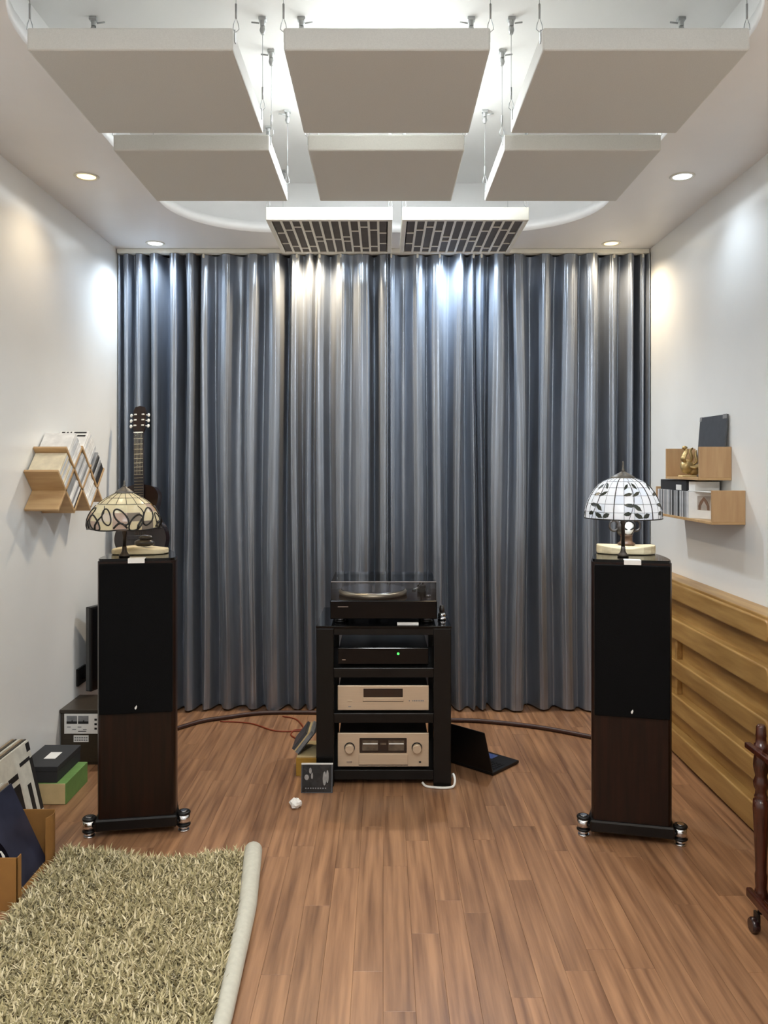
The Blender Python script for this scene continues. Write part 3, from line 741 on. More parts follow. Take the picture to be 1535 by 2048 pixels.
# ------------------------------------------------------------------ things on the floor around the rack
t = thing('compact_disc_case', 'clear disc case with a dark photo cover leaning on the rack leg', 'disc case', (-0.298,3.585,0))
Mt = T((-0.298,3.585,0)) @ R(math.radians(-11),'X')
MB().box(-0.071,0.071,0,0.010,0.0,0.126,M=Mt,b=0.001).build('case', M_slate, t, True)
MB().box(-0.066,0.064,-0.0008,0.0,0.004,0.121,M=Mt).build('cover_print', mat('dark_photo',(34,32,33),0.25,var=0.35,scale=22), t, True)
MB().box(-0.071,0.071,-0.001,0.003,0.1215,0.1265,M=Mt).box(-0.071,0.071,0.006,0.011,0.1215,0.1268,M=Mt).build('bright_edge', M_paper, t, True)
M_phg = mat('photo_grey',(150,148,146),0.3,var=0.2)
for cx, cz, rx, rz_ in ((-0.03,0.095,0.006,0.013),(-0.022,0.073,0.004,0.014),(-0.046,0.067,0.010,0.012),(0.034,0.062,0.008,0.03),(0.047,0.07,0.006,0.028)):
    MB().prism([(rx*math.cos(2*PI*i/12), rz_*math.sin(2*PI*i/12)) for i in range(12)], -0.0013, -0.0007, Mt @ T((cx,0,cz)) @ Matrix(((1,0,0,0),(0,0,1,0),(0,1,0,0),(0,0,0,1)))).build('cover_figure', M_phg, t, True)
pr = MB()
for i in range(9): pr.box(-0.052+i*0.011,-0.046+i*0.011,-0.0013,-0.0007,0.018,0.023,M=Mt)
pr.build('cover_lettering', M_inkg, t, True)

solo('storage_box', MB().box(-0.412,-0.314,3.78,4.02,0,0.085,b=0.002), M_ochre, 'low ochre box standing beside the rack', 'box')
solo('cream_booklet', MB().box(-0.408,-0.318,3.784,4.0,0.085,0.092,b=0.001), M_cream, 'cream booklet lying on the ochre box beside the rack', 'booklet')
ang = math.radians(52)
for i, (m, lb) in enumerate(((M_bbox,'thin black sleeve, lowest of those leaning on the rack side'),(M_inkg,'grey sleeve leaning on the rack side, second from below'),(M_cream,'cream sleeve leaning on the rack side, third from below'),(M_slate,'dark grey sleeve leaning on the rack side, on top of the others'))):
    th = (0.004,0.016,0.006,0.014)[i]; off = (0,0.0045,0.021,0.0275)[i]
    L = 0.135
    Ms = T((-0.402+0.0,3.80+0.004*i,0.0935)) @ R(-ang,'Y') @ T((0,0,off))
    solo('record_sleeve', MB().box(0.0,L-0.011*i,0,0.16,0.0,th,M=Ms), m, lb, 'sleeve', group='sleeves leaning against the rack')

# paper scrap
q = W(590,1617,3.42); solo('paper_scrap', MB().blob((q.x,3.435,0.017),(0.027,0.026,0.020), n=9, k=6, seed=12, amp=0.22), M_paper, 'small crumpled scrap of white paper on the floor', 'paper')
bpy.data.objects['paper_scrap'].data.polygons.foreach_set('use_smooth', [False]*len(bpy.data.objects['paper_scrap'].data.polygons))

# laptop
u = Vector((0.68,0.735,0)).normalized(); n = Vector((-u.y,u.x,0))
hp = Vector((0.516,3.775,0.0))
Ml = Matrix(((u.x,n.x,0,hp.x),(u.y,n.y,0,hp.y),(0,0,1,0),(0,0,0,1)))
t = thing('laptop', 'open black laptop on the floor seen from behind, beside the rack', 'laptop', (hp.x+0.05,hp.y+0.1,0))
MB().box(0,0.225,0,0.287,0.003,0.016,b=0.003,M=Ml).build('base', M_black, t, True)
kb = MB()
for r in range(5):
    for c in range(12): kb.box(0.03+r*0.02,0.046+r*0.02,0.02+c*0.0208,0.037+c*0.0208,0.0155,0.0175,M=Ml)
kb.build('keys', M_black, t, True)
MB().box(0.15,0.205,0.11,0.21,0.0155,0.0165,M=Ml).build('touchpad', M_bluei, t, True)  # carries the painted blue shine; the pad is no light source
for a in (0.02, 0.245): MB().box(0.01,0.2,a,a+0.02,0.0,0.003,M=Ml).build('rubber_foot', M_black, t, True)
Mo = Ml @ T((0.004,0,0.018)) @ R(math.radians(-18),'Y')
lid = MB().box(-0.006,0.0,0,0.287,0.0,0.215,b=0.002,M=Mo).build('lid', M_black, t, True)
MB().box(0.0,0.0008,0.012,0.275,0.015,0.205,M=Mo).build('screen', M_blkg, lid, True)

# cables
def cable(pts, r, m, name, label, z=None, n=8, group=None):
    P = [Vector((q.x, q.y, r if z is None else max(r, q.z))) for q in pts]
    return solo(name, MB().tube(cat_rom(P, n), r, 8), m, label, 'cable', group=group)
def G(px, py): d = HC*F/(py-CY); return Vector(((px-CX)*d/F, d, 0))
cable([G(338,1466),G(400,1447),G(450,1439),G(520,1430),G(600,1428.5),G(660,1430)], 0.012, M_cable, 'speaker_cable', 'thick brown speaker cable from the left loudspeaker to the rack', group='speaker cables')
cable([G(890,1444),G(960,1446),G(1050,1455),G(1120,1466),G(1200,1482)], 0.012, M_cable, 'speaker_cable', 'thick brown speaker cable from the rack to the right loudspeaker', group='speaker cables')
cable([G(440,1444),G(500,1448),G(545,1462),G(580,1464),G(630,1461)], 0.004, M_red, 'thin_cable', 'thin rust-coloured cable trailing straight to the rack leg')
cable([G(565,1434),G(592,1440),G(606,1458),G(588,1462),G(582,1472),G(600,1482)], 0.004, M_red, 'thin_cable', 'thin rust-coloured cable curling in a loop behind the sleeves')
wc = [(0.180,3.672,0.012),(0.195,3.648,0.006),(0.235,3.632,0.006),(0.285,3.628,0.006),(0.318,3.640,0.008),(0.327,3.652,0.03),(0.322,3.672,0.05),(0.316,3.70,0.03),(0.317,3.75,0.006)]
solo('white_cable', MB().tube(cat_rom(wc, 8), 0.0055, 10), M_wcab, 'white cable looping around the front right rack leg', 'cable')

# ------------------------------------------------------------------ left wall: diamond shelf with discs
SX0, SX1 = -1.583, -1.432; TH = 0.012
t = thing('diamond_shelf', 'beech diamond lattice disc shelf on the left wall', 'wall shelf', (-1.51,3.82,1.25))
ea = Vector((0,0.7071,0.7071)); ed = Vector((0,0.7071,-0.7071))
def board(a, b, name='board'):
    a = Vector((0,)+a); b = Vector((0,)+b); dv = (b-a); L = dv.length; dv.normalize(); nn = Vector((0,-dv.z,dv.y))
    Mb = Matrix(((1,0,0,0),(0,dv.y,nn.y,a.y),(0,dv.z,nn.z,a.z),(0,0,0,1)))
    MB().box(SX0,SX1,0,L,-TH/2,TH/2,b=0.001,M=Mb).build(name, M_beech, t, True)
board((3.525,1.445),(3.720,1.250)); board((3.620,1.550),(3.920,1.250)); board((3.812,1.558),(4.085,1.285))
board((3.530,1.270),(3.812,1.552)); board((3.715,1.255),(3.930,1.470)); board((3.925,1.265),(4.112,1.452))
disc_mats = [mat('disc_white',(232,231,228),0.35), mat('disc_pale',(206,208,210),0.35), mat('disc_grey',(150,152,154),0.35),
             mat('disc_dark',(44,44,46),0.3), mat('disc_cream',(226,214,186),0.4)]
disc_names = ['white','pale grey','grey','black','cream']
cells = [((3.615,1.355),0.112,(0,4,4,1),'on the nearest ledge of the diamond shelf'),
         ((3.715,1.255),0.124,(0,3,1,2),'in the lower near cell of the diamond shelf'),
         ((3.715,1.455),0.118,(0,0,1,0),'in the upper near stack of the diamond shelf'),
         ((3.815,1.355),0.124,(2,0,1,1),'in the middle cell of the diamond shelf'),
         ((3.915,1.255),0.120,(0,1,0,0),'in the lower far cell of the diamond shelf'),
         ((3.915,1.455),0.132,(0,0,1,0),'in the topmost stack of the diamond shelf'),
         ((4.015,1.355),0.124,(3,0,3,2),'in the far cell of the diamond shelf')]
rr = random.Random(21); disc_mesh = {}
def disc_me(th, mi):
    k = (th, mi)
    if k not in disc_mesh: disc_mesh[k] = MB().box(-0.071,0.071,0,th-0.0004,0,0.125,b=0.0006).mesh('disc_case', disc_mats[mi])
    return disc_mesh[k]
for (ny, nz), L, pal, where in cells:
    s = TH/2+0.0008
    while True:
        th = rr.choice((0.0105,0.0105,0.0105,0.014,0.021)); mi = rr.choice(pal)
        if s+th > L: break
        o = link('disc_case', disc_me(th, mi)); tag(o, disc_names[mi]+' disc case standing '+where, 'disc case', disc_names[mi]+' discs '+where)
        base = Vector((-1.507+rr.uniform(-0.003,0.003), ny, nz))+ea*(TH/2+0.0006)-ed*s
        o.matrix_world = Matrix(((1,0,0,base.x),(0,-0.7071,0.7071,base.y),(0,0.7071,0.7071,base.z),(0,0,0,1)))
        s += th; last = (o, th)
    if where.startswith('in the topmost'):
        for a, b, c, d in ((-0.06,-0.045,0.085,0.118),(-0.035,-0.012,0.09,0.098),(-0.035,-0.028,0.098,0.118),(-0.018,-0.012,0.098,0.118),(0.0,0.008,0.08,0.118),(0.008,0.06,0.108,0.118),(0.02,0.06,0.085,0.096)):
            MB().box(a,b,last[1]-0.0004,last[1]+0.0006,c,d).build('print_bar', M_ink, last[0])
        last[0]['label'] = 'white disc case with bold black print, outermost of the topmost stack on the diamond shelf'; del last[0]['group']

# ------------------------------------------------------------------ right wall: two U shelves
def ushelf(y0, y1, z0, h, label):
    t = thing('wall_shelf', label, 'wall shelf', (1.51,(y0+y1)/2,z0), group='low U-shaped wall shelves')
    a, b = 1.437, XR-0.001
    part(t, 'bottom_board', M_beech, box=(a,b,y0,y1,z0,z0+0.012), b=0.001)
    part(t, 'end_panel', M_beechp, box=(a,b,y0,y0+0.012,z0+0.012,z0+h), b=0.001)
    part(t, 'end_panel', M_beechp, box=(a,b,y1-0.012,y1,z0+0.012,z0+h), b=0.001)
ushelf(3.64, 4.075, 1.400, 0.153, 'upper beech wall shelf with a golden figurine on the right wall')
ushelf(3.50, 4.22, 1.208, 0.150, 'lower beech wall shelf filled with discs on the right wall')
# black LP sleeve leaning on the wall
Ms = T((1.553,3.66,1.4125)) @ R(math.radians(4.5),'Y')
t = thing('record_sleeve', 'dark grey record sleeve leaning on the right wall above the upper shelf', 'record sleeve', (1.556,3.82,1.412))
MB().box(-0.004,0.004,0,0.31,0,0.292,b=0.001,M=Ms).build('sleeve', M_slate, t, True)
for a, b in ((0.0,0.04),(0.285,0.31)): MB().box(-0.0055,-0.0035,a,b,0.272,0.293,M=Ms).build('corner_mount', M_inkg, t, True)
# golden figurine
fx, fy, fz = 1.487, 3.90, 1.412
t = thing('golden_figurine', 'golden leafy figurine standing on the upper shelf', 'figurine', (fx,fy,fz))
MB().box(-0.04,0.03,-0.03,0.03,0,0.008,b=0.002).build('base', M_cream, t)
MB().blob((-0.006,0,0.05),(0.036,0.026,0.034), amp=0.08, seed=6).build('body', M_gold, t)
MB().blob((0.026,0.004,0.034),(0.026,0.022,0.026), amp=0.1, seed=8).build('rock', M_gold, t)
def frond(pts, r): return MB().tube(cat_rom(pts, 5), [r*(0.4+0.9*math.sin(PI*min(1,0.12+i/(5*(len(pts)-1))*0.88))) for i in range(5*(len(pts)-1)+1)], 10, flat=0.5)
for k, pts in enumerate(([(-0.01,0,0.06),(-0.03,-0.01,0.09),(-0.016,-0.01,0.125),(-0.022,-0.008,0.145)],[(0,0,0.06),(0.012,-0.012,0.09),(0.004,-0.012,0.125),(0.018,-0.01,0.14)],
              [(0.01,0,0.05),(0.034,-0.012,0.075),(0.03,-0.012,0.11),(0.036,-0.01,0.13)],[(0.01,-0.01,0.05),(0.036,-0.02,0.055),(0.054,-0.018,0.075),(0.058,-0.014,0.09)],
              [(-0.02,-0.01,0.07),(-0.034,-0.02,0.09),(-0.018,-0.022,0.11)],[(0.0,-0.02,0.05),(0.02,-0.028,0.045),(0.046,-0.024,0.056),(0.056,-0.02,0.066)])):
    frond(pts, 0.011).build('leaf', M_gold, t)
MB().blob((-0.022,-0.008,0.142),(0.013,0.011,0.009), amp=0.1, seed=2).build('head', M_gold, t)
# discs on lower shelf
y = 4.205; rr = random.Random(4)
vm = {}
while y-0.0105 > 3.79:
    th = 0.0105 if rr.random() < 0.85 else 0.021; mi = rr.choice((1,1,2,2,2,3,0,2))
    k = (th, mi)
    if k not in vm: vm[k] = MB().box(0,0.142,-th+0.0004,0,0,0.125,b=0.0006).mesh('disc_case', disc_mats[mi])
    o = link('disc_case', vm[k]); o.location = (1.441+rr.uniform(0,0.001), y, 1.2203)
    tag(o, disc_names[mi]+' disc case in the upright row on the lower shelf', 'disc case', disc_names[mi]+' discs on the lower shelf'); y -= th
# white cover with arch picture
Mc = T((1.4395,3.775,1.2203)) @ R(math.radians(-60),'Z')
t = thing('disc_case', 'white disc case with a brown arch picture facing out on the lower shelf', 'disc case', (1.475,3.71,1.220))
MB().box(0,0.142,0,0.012,0,0.125,b=0.001,M=Mc).build('case', M_paper, t, True)
MB().box(0.05,0.122,-0.0006,0.0004,0.04,0.106,M=Mc).build('picture', mat('arch_sky',(178,168,158),0.5,var=0.1), t, True)
ar = [(0.056,0.041),(0.056,0.06),(0.066,0.082),(0.086,0.102),(0.106,0.082),(0.116,0.06),(0.116,0.041),(0.104,0.041),(0.102,0.06),(0.086,0.084),(0.07,0.06),(0.068,0.041)]
MB().prism(ar, -0.0012, -0.0004, Mc @ Matrix(((1,0,0,0),(0,0,1,0),(0,1,0,0),(0,0,0,1)))).build('arch', mat('arch_brown',(128,98,78),0.5,var=0.12), t, True)
solo('white_sleeve', MB().box(1.452,1.575,3.516,3.815,1.3464,1.3500,b=0.0005), M_paper, 'flat white sleeve lying on top of the discs on the lower shelf', 'sleeve')
solo('white_box', MB().box(1.455,1.57,3.735,3.812,1.3501,1.392,b=0.001), M_paper, 'small white box on top of the discs below the upper shelf', 'box')
t = thing('black_box', 'black box with a white sticker on top of the disc row on the right wall', 'box', (1.51,4.0,1.3455))
part(t, 'box_body', M_bbox, box=(1.447,1.57,3.825,4.175,1.3456,1.396), b=0.001)
part(t, 'sticker', M_paper, box=(1.4462,1.4472,3.885,3.955,1.348,1.374))

# ------------------------------------------------------------------ guitar + stand behind left loudspeaker
GX, GY, GZ = -1.384, 4.60, 0.925
t = thing('classical_guitar', 'dark classical guitar propped against the curtain behind the left loudspeaker', 'guitar', (GX,GY,GZ))
Mg = T((GX,GY,GZ)) @ R(math.radians(-2.0),'Y') @ R(math.radians(-5),'X')
half = cat_rom([Vector((a,b,0)) for a, b in ((0,0),(0.07,0.008),(0.125,0.05),(0.148,0.115),(0.132,0.185),(0.098,0.24),(0.09,0.285),(0.102,0.335),(0.104,0.375),(0.078,0.415),(0.03,0.43),(0,0.431))], 5)
ol = [(p.x,p.y) for p in half]+[(-p.x,p.y) for p in half[-2:0:-1]]
Mz = Matrix(((1,0,0,0),(0,0,1,0),(0,1,0,0),(0,0,0,1)))
b = MB().prism(ol, -0.04, 0.04, Mg @ Mz).build('body', M_guit, t, True)
MB().lathe([(0.036,0),(0.0001,0)], 28, Mg @ T((0,-0.0404,0.30)) @ My).build('sound_hole', M_black, b, True)
MB().tube([(0.041*math.cos(2*PI*i/36),-0.0405,0.30+0.041*math.sin(2*PI*i/36)) for i in range(36)], 0.0035, 6, closed=True, M=Mg, flat=0.4).build('rosette', mat('rosette_wood',(140,104,74),0.4,var=0.3,scale=60), b, True)
MB().box(-0.07,0.07,-0.049,-0.04,0.118,0.14,b=0.002,M=Mg).build('bridge', M_fret, b, True)
NZ, BZ = 0.728, 0.135
nk = MB().box(-0.024,0.024,-0.052,-0.028,0.40,NZ+0.01,b=0.003,M=Mg).build('neck', M_wal, t, True)
MB().box(-0.027,0.027,-0.058,-0.050,0.335,NZ,b=0.001,M=Mg).build('fretboard', M_fret, nk, True)
for k in range(1, 19):
    zf = NZ-(NZ-BZ)*(1-2**(-k/12)); MB().box(-0.0265,0.0265,-0.0595,-0.0578,zf-0.0012,zf+0.0012,M=Mg).build('fret', M_brass, nk, True)
MB().box(-0.026,0.026,-0.062,-0.050,NZ,NZ+0.006,M=Mg).build('nut', M_bone, nk, True)
Mh = Mg @ T((0,-0.042,NZ+0.004)) @ R(math.radians(-10),'X')
hd = MB().prism([(-0.026,0),(0.026,0),(0.034,0.02),(0.036,0.13),(0.028,0.152),(0,0.160),(-0.028,0.152),(-0.036,0.13),(-0.034,0.02)], -0.008, 0.008, Mh @ Mz).build('headstock', M_wal, t, True)
for sx in (-1, 1):
    for k in range(3):
        zz = 0.04+k*0.033
        pg = MB().tube([(sx*0.034,0,zz),(sx*0.044,0.004,zz)], 0.0025, 8, M=Mh).blob((sx*0.050,0.004,zz),(0.008,0.005,0.011), M=Mh).build('tuning_peg', M_bone, hd, True)
        MB().tube([(sx*0.015,-0.013,zz),(sx*0.029,-0.013,zz)], 0.0042, 8, M=Mh).build('string_roller', M_bone, hd, True)
for k in range(6):
    x = -0.0195+0.0078*k
    MB().tube([(x*1.3,-0.050,0.13),(x,-0.0625,NZ+0.004)], 0.0007, 5, M=Mg).build('string', M_brass, t, True)
t = thing('guitar_stand', 'slim black guitar stand hidden behind the left loudspeaker', 'guitar stand', (GX,4.62,0))
MB().tube([(GX,4.66,0.2),(GX,4.66,1.12)], 0.011, 10).build('pole', M_black, t, True)
for a in (-0.6, 0.6, PI): MB().tube([(GX,4.66,0.28),(GX+0.13*math.sin(a),4.66-(0.13 if abs(a)<1 else -0.05)*abs(math.cos(a)),0.006)], 0.008, 8).build('leg', M_black, t, True)
MB().tube([(GX,4.66,0.905),(GX,4.60,0.905)], 0.008, 8).build('arm', M_black, t, True)
MB().tube([(GX-0.09,4.52,0.925),(GX-0.09,4.53,0.902),(GX-0.08,4.61,0.905),(GX+0.08,4.61,0.905),(GX+0.09,4.53,0.902),(GX+0.09,4.52,0.925)], 0.007, 8).build('cradle', M_black, t, True)

# ------------------------------------------------------------------ low cabinet, television, mount
t = thing('low_cabinet', 'low dark brown cabinet against the left wall behind the boxes', 'cabinet', (-1.34,4.05,0))
part(t, 'body', M_cab, box=(-1.582,-1.12,3.925,4.17,0.0,0.255), b=0.003)
part(t, 'top', M_cab, box=(-1.584,-1.115,3.915,4.175,0.255,0.272), b=0.002)
part(t, 'front_door', M_cab, box=(-1.575,-1.13,3.919,3.925,0.015,0.250), b=0.001)
t = thing('printed_card', 'white printed card with two small landscape pictures on the low cabinet', 'card', (-1.46,3.915,0.15))
part(t, 'sheet', M_paper, box=(-1.560,-1.30,3.914,3.9185,0.155,0.252), b=0.0006)
for a in (-1.548, -1.492):
    part(t, 'picture', M_inkg, box=(a,a+0.051,3.9132,3.9142,0.204,0.243))
    part(t, 'picture_lower_band', M_ink, box=(a,a+0.051,3.9126,3.9134,0.204,0.216))  # dark lower part of the printed picture
    MB().tube([(a+0.026,3.913,0.214),(a+0.028,3.913,0.221)], 0.003, 6).build('picture_peak', M_ink, t, True)
for i in range(4): part(t, 'print_line', M_inkg, box=(-1.546+i*0.026,-1.528+i*0.026,3.9132,3.9142,0.186-0.012*(i%2),0.190-0.012*(i%2)))
part(t, 'print_bar', M_ink, box=(-1.492,-1.452,3.9132,3.9142,0.165,0.169))
for i in range(3): part(t, 'print_block', M_ink, box=(-1.412,-1.40,3.9132,3.9142,0.175+i*0.022,0.185+i*0.022))
t = thing('price_label', 'small white label with two rows of print below the printed card', 'label', (-1.475,3.918,0.118))
part(t, 'sheet', M_paper, box=(-1.515,-1.442,3.9165,3.9188,0.114,0.146))
for r in range(2):
    for i in range(6): part(t, 'print', M_inkg, box=(-1.510+i*0.011,-1.502+i*0.011,3.9158,3.9168,0.120+r*0.012,0.126+r*0.012))
tu = Vector((0.36,0.933,0)).normalized(); tn = Vector((tu.y,-tu.x,0))
Mv = Matrix(((tu.x,tn.x,0,-1.505),(tu.y,tn.y,0,4.125),(0,0,1,0.30),(0,0,0,1)))
t = thing('television', 'slim black television seen edge-on beside the left loudspeaker', 'television', (-1.42,4.35,0.30))
MB().box(0,0.55,-0.036,0,0,0.435,b=0.004,M=Mv).build('housing', M_black, t, True)
MB().box(0.01,0.54,-0.0005,0.001,0.01,0.425,M=Mv).build('screen', M_blkg, t, True)
MB().box(-0.0012,0.001,-0.032,-0.012,0.005,0.43,M=Mv).build('side_trim', mat('dull_grey_trim',(70,70,70),0.4), t, True)
t = thing('wall_bracket', 'black wall bracket arm carrying the television on the left wall', 'bracket', (-1.55,4.24,0.32))
part(t, 'wall_plate', M_black, box=(XL,XL+0.012,4.13,4.24,0.325,0.415), b=0.002)
MB().tube([(XL+0.01,4.19,0.36),(-1.53,4.21,0.36),(-1.492,4.24,0.36)], 0.012, 8).build('arm', M_black, t, True)
MB().box(0.03,0.16,-0.046,-0.036,0.03,0.11,M=Mv).build('screen_plate', M_black, t, True)

# ------------------------------------------------------------------ boxes on the floor by the left wall
t = thing('green_box', 'green box with a cream front lying on the floor by the left wall', 'box', (-1.47,3.58,0))
part(t, 'box_body', M_green, box=(-1.575,-1.372,3.464,3.715,0,0.092), b=0.0015)
part(t, 'cream_front', M_cream, box=(-1.575,-1.376,3.4615,3.4645,0.002,0.090), b=0.0008)
t = thing('black_box', 'flat black box with a white label on top of the green box', 'box', (-1.49,3.6,0.092))
part(t, 'box_body', M_bbox, box=(-1.578,-1.413,3.468,3.735,0.0925,0.140), b=0.001)
part(t, 'lid', M_bbox, box=(-1.580,-1.411,3.466,3.737,0.140,0.163), b=0.0015)
MB().box(-1.510,-1.459,3.56,3.64,0.163,0.1637).build('label_sticker', M_paper, t, True)

# records leaning on the left wall, further group
def lp(xb, y0, zb, lean, th, m, label, group, L=0.312, prints=None):
    Mr = T((xb,y0,zb)) @ R(-lean,'Y')
    t = thing('record', label, 'record', (xb,y0+0.15,zb), group=group)
    o = MB().box(-th,0,0,L,0,L,b=0.0008,M=Mr).build('sleeve', m, t, True)
    for nm, pm, (a,b2,c,d2) in (prints or []):
        MB().box(-0.0002,0.0012,a,b2,c,d2,M=Mr).build(nm, pm, t, True)
    return t, Mr
M_tan = mat('tan_sleeve',(150,132,108),0.5); M_dk = mat('dark_sleeve',(52,46,38),0.45); M_pale = mat('pale_sleeve',(206,204,192),0.5)
M_yel = mat('yellow_print',(188,176,74),0.5)
farm = [(M_tan,'tan'),(M_dk,'dark brown'),(M_pale,'pale'),(M_tan,'tan'),(M_dk,'dark')]
ln = math.radians(13)
xb = -1.512
for i, (m, cn) in enumerate(farm):
    xb += 0.013
    lp(xb, 3.085, 0.003, ln, 0.011, m, cn+' record sleeve number %s from the wall in the far leaning row' % ('one','two','three','four','five')[i], 'records leaning by the black box')
xb += 0.014
lp(xb, 3.075, 0.003, ln, 0.012, M_pale, 'pale record sleeve with black and yellow print, front of the far leaning row', 'records leaning by the black box',
   prints=[('dark_corner',M_ink,(0.28,0.311,0.27,0.305)),('title_bar',M_ink,(0.20,0.29,0.235,0.250)),('title_bar',M_ink,(0.09,0.17,0.20,0.222)),('dark_figure',M_ink,(0.285,0.311,0.02,0.24)),
           ('dark_figure',M_ink,(0.06,0.17,0.02,0.18)),('dark_figure',M_ink,(0.225,0.255,0.02,0.15)),('yellow_figure',M_yel,(0.0,0.06,0.02,0.21))])
# carton with the near group
t = thing('cardboard_carton', 'open brown cardboard carton of records at the left edge by the rug', 'carton', (-1.40,2.82,0))
CXa, CXb, CYa, CYb, CH = -1.572, -1.232, 2.63, 3.005, 0.178
part(t, 'bottom', M_card, box=(CXa,CXb,CYa,CYb,0,0.004))
part(t, 'front_side', M_card, box=(CXa,CXb+0.030,CYa,CYa+0.004,0.004,CH), b=0.0008)
part(t, 'back_side', M_card, box=(CXa,CXb,CYb-0.004,CYb,0.004,CH), b=0.0008)
part(t, 'wall_side', M_card, box=(CXa,CXa+0.004,CYa+0.004,CYb-0.004,0.004,CH))
fl = []
for i in range(9):
    q = i/8; fl.append((CXb+0.012*math.sin(q*PI), CYb-0.08*q))
MB().prism(fl+[(a-0.003,b2) for a, b2 in fl[::-1]], 0.004, CH).build('side_flap', M_card, t, True)
MB().box(CXb+0.026,CXb+0.030,CYa,CYa+0.03,0.004,CH,b=0.0008).build('side_flap', M_card, t, True)
near = [(M_pale,'pale grey'),(M_pale,'pale grey'),(mat('sage_sleeve',(160,166,150),0.5),'sage'),(M_pale,'pale grey'),(M_tan,'tan'),(M_pale,'pale grey'),(M_pale,'pale grey'),(M_tan,'tan')]
xb = -1.410; ln = math.radians(25)
for i, (m, cn) in enumerate(near):
    xb += 0.0182
    lp(xb, 2.665, 0.006, ln, 0.016, m, cn+' record sleeve number %s from the wall in the cardboard carton' % ('one','two','three','four','five','six','seven','eight')[i], 'records in the cardboard carton')
xb += 0.015
t, Mr = lp(xb, 2.66, 0.006, ln, 0.011, M_navy, 'navy blue record sleeve with a dark round figure, front of the cardboard carton', 'records in the cardboard carton')
el = [(0.06+0.055*math.cos(2*PI*i/24), 0.12+0.085*math.sin(2*PI*i/24)) for i in range(24)]
Mq = Mr @ Matrix(((0,0,1,0),(1,0,0,0),(0,1,0,0),(0,0,0,1)))
MB().prism(el, -0.0002, 0.0012, Mq).build('round_figure', mat('navy_gloss',(16,16,26),0.2), t, True)
MB().prism([(0.075,0.16),(0.09,0.15),(0.095,0.13),(0.088,0.11),(0.08,0.125),(0.082,0.145)], 0.001, 0.0018, Mq).build('white_highlight', M_paper, t, True)
# ------------------------------------------------------------------ tea trolley at the right edge
def turned_leg(x, y, t):
    prof = [(0.010,0.085),(0.016,0.09),(0.0165,0.105),(0.019,0.110),(0.022,0.125),(0.019,0.14),(0.0165,0.15),(0.018,0.17),(0.019,0.19),(0.0165,0.20),(0.0185,0.26),(0.0225,0.36),(0.0245,0.40),(0.0235,0.425),(0.018,0.428),(0.0205,0.436),(0.018,0.444),(0.0165,0.455),(0.0225,0.47),(0.0235,0.482),(0.018,0.497),(0.0175,0.503),(0.0225,0.525),(0.0235,0.535),(0.0225,0.552),(0.019,0.57),(0.021,0.585),(0.021,0.60),(0.0165,0.603),(0.0155,0.622),(0.0165,0.628),(0.0155,0.634),(0.0145,0.655),(0.010,0.662)]
    o = MB().lathe(prof, 20, T((x,y,-0.008))).build('turned_leg', M_mahog, t, True)
    MB().tube([(x,y,0.082),(x-0.004,y,0.06)], 0.008, 10).box(x-0.018,x-0.008,y-0.016,y+0.016,0.03,0.064,b=0.003).build('caster_fork', M_bronze, o, True)
    MB().lathe([(0.020,-0.012),(0.024,-0.006),(0.024,0.006),(0.020,0.012)], 20, T((x-0.022,y,0.024)) @ R(PI/2,'Y')).build('caster_wheel', mat('caster_rubber',(40,20,20),0.25,var=0.1,coat=0.3), o, True)
t = thing('tea_trolley', 'dark mahogany tea trolley with turned legs cut off by the right edge', 'trolley', (1.31,2.23,0))
tx0, tx1, ty0, ty1 = 1.187, 1.42, 1.96, 2.515
for x in (tx0, tx1):
    for y in (ty0, ty1): turned_leg(x, y, t)
part(t, 'upper_tray', M_mahog, box=(tx0-0.004,tx1+0.02,ty0-0.02,ty1+0.006,0.555,0.572), b=0.003)
part(t, 'tray_rail', M_mahog, box=(tx0-0.040,tx0-0.020,ty0-0.02,ty1+0.03,0.572,0.590), b=0.004)
part(t, 'tray_rail', M_mahog, box=(tx1+0.020,tx1+0.030,ty0-0.02,ty1+0.03,0.572,0.590), b=0.004)
part(t, 'lower_shelf', M_mahog, box=(tx0-0.004,tx1+0.02,ty0-0.02,ty1+0.006,0.098,0.116), b=0.003)
part(t, 'shelf_rail', M_mahog, box=(tx0-0.036,tx0-0.016,ty0-0.02,ty1+0.03,0.100,0.130), b=0.006)
part(t, 'shelf_rail', M_mahog, box=(tx1+0.020,tx1+0.030,ty0-0.02,ty1+0.03,0.100,0.130), b=0.004)

# ------------------------------------------------------------------ shaggy rug
t = thing('shag_rug', 'olive cream shag rug with a curled pale edge on the floor', 'rug', (-0.83,2.1,0))
def yback(x):
    xs = [-1.25,-1.17,-1.06,-0.95,-0.87,-0.79,-0.68,-0.56,-0.46]; ys = [2.96,3.00,2.985,2.95,2.925,2.92,2.945,2.975,2.99]
    return float(np.interp(x, xs, ys))
def xl(y): return -1.178+0.014*math.sin(y*4)
def xr(y): return float(np.interp(y, [1.2,2.1,2.6,3.0], [-0.44,-0.452,-0.475,-0.520]))
pts = [(xl(y), y) for y in np.linspace(1.2, 2.9, 10)]+[(x, yback(x)) for x in np.linspace(-1.2,-0.52,14)]+[(xr(y), y) for y in np.linspace(2.9,1.2,10)]
MB().prism(pts, 0.0, 0.012).build('backing', mat('rug_base',(120,112,80),0.9,var=0.1), t, True)
roll = [(xr(y)+0.034, y, float(np.interp(y,[1.2,2.1,2.9],[0.022,0.024,0.033]))) for y in np.linspace(1.2, 2.985, 30)]
MB().tube(roll+[(roll[-1][0],2.995,0.033)], [q[2] for q in roll]+[0.022], 16).build('curled_edge', M_back, t, True)
rng = np.random.default_rng(5)
n = 62000
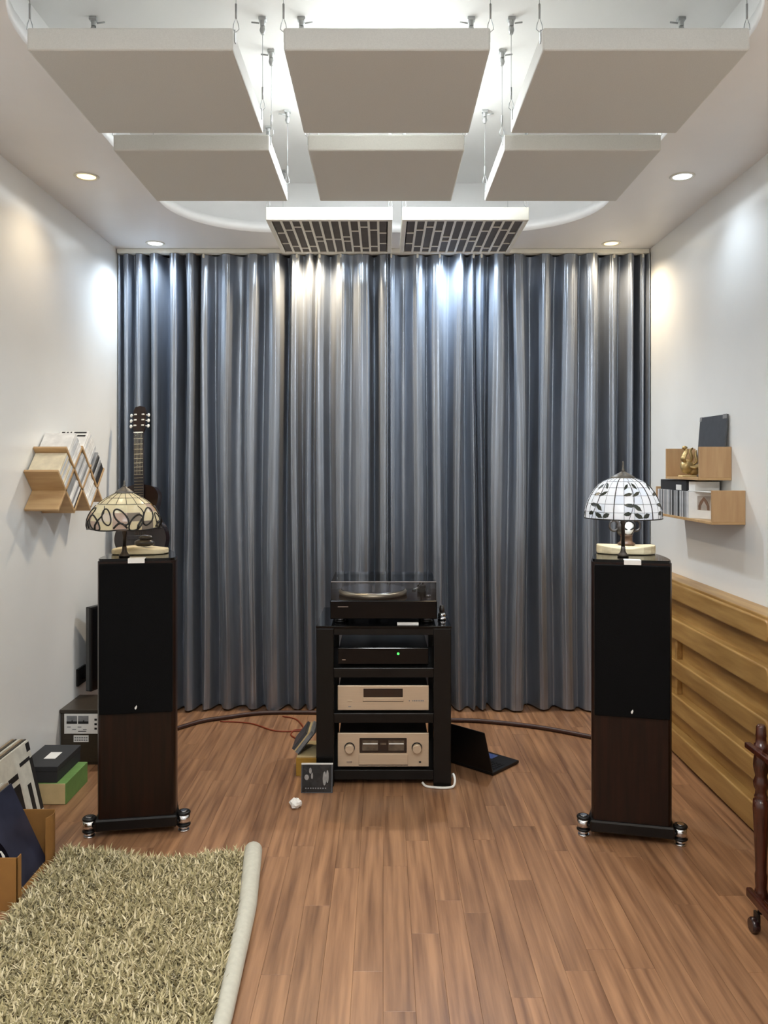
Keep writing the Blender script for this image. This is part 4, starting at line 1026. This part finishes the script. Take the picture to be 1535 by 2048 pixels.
X = rng.uniform(-1.235,-0.44,n); Y = rng.uniform(1.25,3.01,n)
keep = np.array([xl(y) < x < xr(y)+0.005 and y < yback(x) for x, y in zip(X, Y)]); X = X[keep]; Y = Y[keep]; n = len(X)
A = rng.uniform(0,2*PI,n); LN = rng.uniform(0.035,0.062,n); TL = rng.uniform(0.15,0.95,n); WD = rng.uniform(0.0022,0.0040,n); BN = rng.uniform(0.2,1.0,n)
fld = np.sin(X*9+Y*4)+np.sin(Y*11-X*5)                 # lie of the pile
A = A*0.86+0.14*(fld*1.6+1.0)
ca, sa = np.cos(A), np.sin(A); V = np.zeros((n,7,3)); hgt = 0.008
p = np.stack([X,Y,np.full(n,hgt)],1); wv = np.stack([-sa,ca,np.zeros(n)],1)
tilt = TL.copy()
for k in range(4):
    wk = WD*(1,1,0.85,0)[k]
    if k < 3: V[:,2*k] = p-wv*wk[:,None]; V[:,2*k+1] = p+wv*wk[:,None]
    else: V[:,6] = p
    st = LN/3; p = p+np.stack([ca*np.sin(tilt)*st, sa*np.sin(tilt)*st, np.cos(tilt)*st],1); tilt = np.minimum(tilt+BN*0.6, 2.0)
V[:,:,2] = np.maximum(V[:,:,2], 0.006)
I = np.arange(n)*7
Fq = np.concatenate([np.stack([I,I+1,I+3,I+2],1), np.stack([I+2,I+3,I+5,I+4],1)]); Ft = np.stack([I+4,I+5,I+6],1)
me = bpy.data.meshes.new('pile')
vv = V.reshape(-1,3)-np.array(t.location)[None,:]
me.vertices.add(len(vv)); me.vertices.foreach_set('co', vv.ravel())
loops = np.concatenate([Fq.ravel(), Ft.ravel()]); me.loops.add(len(loops)); me.loops.foreach_set('vertex_index', loops.astype(np.int32))
tot = np.concatenate([np.full(len(Fq),4), np.full(len(Ft),3)]); st = np.concatenate([[0], np.cumsum(tot)[:-1]])
me.polygons.add(len(tot)); me.polygons.foreach_set('loop_start', st.astype(np.int32)); me.polygons.foreach_set('loop_total', tot.astype(np.int32))
at = me.attributes.new('strand', 'FLOAT', 'POINT'); at.data.foreach_set('value', np.repeat(rng.uniform(0,1,n),7).astype(np.float32))
me.update(); me.validate()
m = mat('shag_yarn', (150,140,96), 0.75, var=0.05, sheen=0.2)
nt = m.node_tree; an = nt.nodes.new('ShaderNodeAttribute'); an.attribute_name = 'strand'
cr = nt.nodes.new('ShaderNodeValToRGB'); e = cr.color_ramp.elements
e[0].position = 0; e[0].color = lin((116,108,72)); e[1].position = 1; e[1].color = lin((236,224,188))
q = e.new(0.45); q.color = lin((172,160,116)); q = e.new(0.75); q.color = lin((208,194,152))
nt.links.new(an.outputs['Fac'], cr.inputs[0]); nt.links.new(cr.outputs[0], nt.nodes['Principled BSDF'].inputs['Base Color'])
me.materials.append(m)
link('pile', me, t, kind='stuff')
